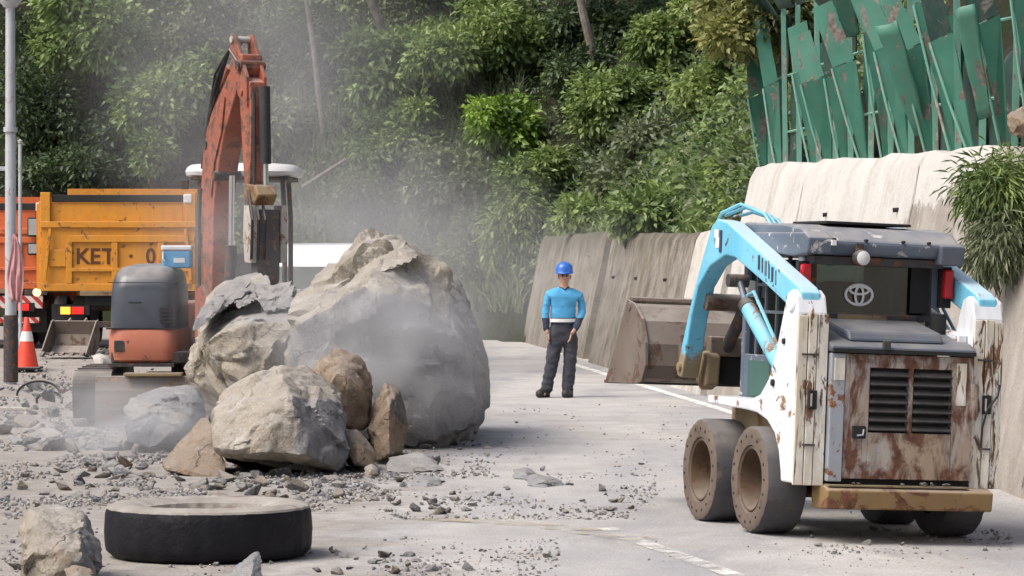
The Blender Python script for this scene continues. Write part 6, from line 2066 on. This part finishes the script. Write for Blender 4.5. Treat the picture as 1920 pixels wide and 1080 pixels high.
# face
hc = Vector((0.012, -0.012, 1.525))
for sx in (-1, 1):
    MB().lathe([(0, -0.012), (0.009, -0.009), (0.012, 0.0)], hc + Vector((sx * 0.030, -0.082, 0.012)), 'y', 10).build('eye', M['hair'], body, smooth=True)
    MB().tube([hc + Vector((sx * 0.048, -0.076, 0.032)), hc + Vector((sx * 0.030, -0.088, 0.036)), hc + Vector((sx * 0.014, -0.090, 0.032))], 0.005, 6).build('eyebrow', M['hair'], body, smooth=True)
    MB().lathe([(0, -0.01), (0.016, -0.008), (0.024, 0.0), (0.020, 0.008), (0, 0.01)], hc + Vector((sx * 0.078, 0.002, -0.002)), 'x', 12).build('ear', M['skin'], body, smooth=True)
MB().tube([hc + Vector((0, -0.086, 0.022)), hc + Vector((0, -0.104, -0.012)), hc + Vector((0, -0.092, -0.022))], [0.008, 0.014, 0.010], 8).build('nose', M['skin'], body, smooth=True)
MB().tube([hc + Vector((-0.022, -0.078, -0.046)), hc + Vector((0, -0.086, -0.045)), hc + Vector((0.022, -0.078, -0.046))], 0.005, 6).build('mouth', M['rag'], body, smooth=True)
MB().lathe([(0.060, -0.03), (0.072, 0.0), (0.074, 0.04), (0.065, 0.06)], hc + Vector((0, 0.026, 0.012)), 'z', 22).build('hair', M['hair'], body, smooth=True)
# shirt (blue above, navy hem and lower sleeves), trousers, boots
V2 = [(0.0, 0, 0.84), (0.0, 0, 1.0), (0.0, 0, 1.13), (0.004, 0, 1.23), (0.01, 0, 1.325), (0.012, -0.002, 1.41),
      (-0.190, 0, 1.290), (-0.225, 0, 1.08), (-0.215, -0.045, 0.83), (0.210, 0, 1.285), (0.250, 0.02, 1.09), (0.130, -0.15, 0.84)]
E2 = [(0, 1), (1, 2), (2, 3), (3, 4), (4, 5), (4, 6), (6, 7), (7, 8), (4, 9), (9, 10), (10, 11)]
R2 = [(0.175, 0.125), (0.172, 0.125), (0.176, 0.125), (0.190, 0.125), (0.190, 0.115), (0.075, 0.068), 0.062, 0.055, 0.046, 0.062, 0.055, 0.046]
shirt = skin_mesh('shirt', V2, E2, R2, M['shirt'], wk, 3, 0.008)
rows = []
for zz in (0.955, 0.998):
    rows.append([(0.002 + 0.184 * math.cos(a), 0.142 * math.sin(a), zz) for a in np.linspace(0, 2 * math.pi, 33)])
MB().grid(rows).build('reflective_band', M['reflect'], shirt, smooth=True, fix=False)
MB().tube([(-0.05, -0.045, 1.40), (0.012, -0.085, 1.365), (0.07, -0.045, 1.40)], 0.010, 6).build('collar', M['trousers'], shirt, smooth=True)
V3 = [(0.0, 0.005, 1.02), (0.0, 0.005, 0.90), (0.0, 0.005, 0.80), (-0.095, 0.005, 0.72), (-0.140, 0, 0.46), (-0.200, 0.01, 0.16), (-0.212, 0.01, 0.045), (0.098, 0.005, 0.72), (0.090, 0, 0.46), (0.062, 0.01, 0.16), (0.056, 0.01, 0.045)]
E3 = [(0, 1), (1, 2), (2, 3), (3, 4), (4, 5), (5, 6), (2, 7), (7, 8), (8, 9), (9, 10)]
R3 = [(0.155, 0.11), (0.175, 0.125), (0.18, 0.13), 0.110, 0.093, 0.085, 0.085, 0.110, 0.093, 0.085, 0.085]
tr_ = skin_mesh('trousers', V3, E3, R3, M['trousers'], wk, 3, 0.014)
for (ax, tx, ty) in ((-0.212, -0.345, -0.15), (0.056, 0.005, -0.20)):
    skin_mesh('boot', [(ax + 0.02, 0.06, 0.05), (ax, 0.0, 0.14), ((ax + tx) / 2, ty * 0.5, 0.055), (tx, ty, 0.045)], [(0, 1), (0, 2), (2, 3)], [0.07, 0.07, 0.066, 0.055], M['boots'], wk)
# hard hat
hz = Vector((0.012, -0.008, 1.575))
hm = MB().lathe([(0.118, -0.004), (0.121, 0.0), (0.112, 0.012), (0.112, 0.05), (0.100, 0.092), (0.072, 0.122), (0.035, 0.136), (0.0, 0.139)], hz, 'z', 30).build('hard_hat', M['helmet'], wk, smooth=True)
rows = []
for t, dz in ((0, 0.004), (1, -0.012)):
    rows.append([(hz.x + (0.112 + 0.0 * t) * math.sin(a) * (1 - 0.15 * t), hz.y - 0.10 * math.cos(a) - t * 0.055 * math.cos(a), hz.z + dz) for a in np.linspace(-1.1, 1.1, 15)])
br_ = MB().grid(rows).build('brim', M['helmet'], hm, smooth=True, fix=False)
sm = br_.modifiers.new('thickness', 'SOLIDIFY'); sm.thickness = 0.006
MB().tube([hz + Vector((0, -0.10, 0.075)), hz + Vector((0, -0.05, 0.130)), hz + Vector((0, 0.0, 0.142)), hz + Vector((0, 0.06, 0.125))], 0.010, 6).build('ridge', M['helmet'], hm, smooth=True)

# ================================================================== DUST raised by the breaker
def dust(x, y, D, r, dens, seed, ns=1.6, lo=0.35, hi=0.65, colr=(0.80, 0.81, 0.83), falloff=1.3):
    m = bpy.data.materials.new('dust')
    m.use_nodes = True
    t = m.node_tree
    t.nodes.remove(t.nodes['Principled BSDF'])
    out = t.nodes['Material Output']
    pv = t.nodes.new('ShaderNodeVolumePrincipled')
    pv.inputs['Color'].default_value = (*colr, 1)
    pv.inputs['Anisotropy'].default_value = 0.1
    tc = t.nodes.new('ShaderNodeTexCoord')
    ln = t.nodes.new('ShaderNodeVectorMath'); ln.operation = 'LENGTH'
    t.links.new(tc.outputs['Object'], ln.inputs[0])
    fo = t.nodes.new('ShaderNodeMapRange'); fo.inputs[1].default_value = 1.0; fo.inputs[2].default_value = 0.0
    t.links.new(ln.outputs['Value'], fo.inputs[0])
    pw = t.nodes.new('ShaderNodeMath'); pw.operation = 'POWER'; pw.inputs[1].default_value = falloff
    t.links.new(fo.outputs[0], pw.inputs[0])
    nz = t.nodes.new('ShaderNodeTexNoise')
    nz.inputs['Scale'].default_value = ns
    nz.inputs['Detail'].default_value = 2
    mp = t.nodes.new('ShaderNodeMapping'); mp.inputs['Location'].default_value = (seed * 3.3, seed * 1.7, seed)
    t.links.new(tc.outputs['Object'], mp.inputs[0])
    t.links.new(mp.outputs[0], nz.inputs['Vector'])
    rp = t.nodes.new('ShaderNodeMapRange'); rp.inputs[1].default_value = lo; rp.inputs[2].default_value = hi
    t.links.new(nz.outputs['Fac'], rp.inputs[0])
    m1 = t.nodes.new('ShaderNodeMath'); m1.operation = 'MULTIPLY'
    t.links.new(pw.outputs[0], m1.inputs[0]); t.links.new(rp.outputs[0], m1.inputs[1])
    m2 = t.nodes.new('ShaderNodeMath'); m2.operation = 'MULTIPLY'; m2.inputs[1].default_value = dens
    t.links.new(m1.outputs[0], m2.inputs[0])
    t.links.new(m2.outputs[0], pv.inputs['Density'])
    t.links.new(pv.outputs[0], out.inputs['Volume'])
    v, f = ico(3)
    me = bpy.data.meshes.new('dust')
    me.from_pydata(v.tolist(), [], f)
    me.materials.append(m)
    o = bpy.data.objects.new('dust', me)
    col.objects.link(o)
    o.location = P(x, y, D)
    o.scale = r
    return tag(o, kind='stuff')


dust(745, 660, 28.6, (1.15, 0.75, 0.85), 3.2, 1)
dust(600, 640, 29.0, (0.9, 0.8, 0.7), 1.1, 5)
dust(500, 110, 50.0, (3.6, 6.0, 3.6), 0.19, 2, 1.6, 0.3, 0.75)
dust(230, 800, 28.6, (1.5, 1.6, 0.5), 1.5, 3, 2.2)
dust(720, 470, 52.0, (3.4, 7.0, 2.5), 0.24, 4, 1.6, 0.3, 0.75)
dust(450, 480, 32.4, (1.3, 0.9, 1.4), 0.75, 6, 2.0)
dust(1080, 540, 50.0, (2.6, 7.0, 1.6), 0.10, 7, 1.3, 0.3, 0.8)
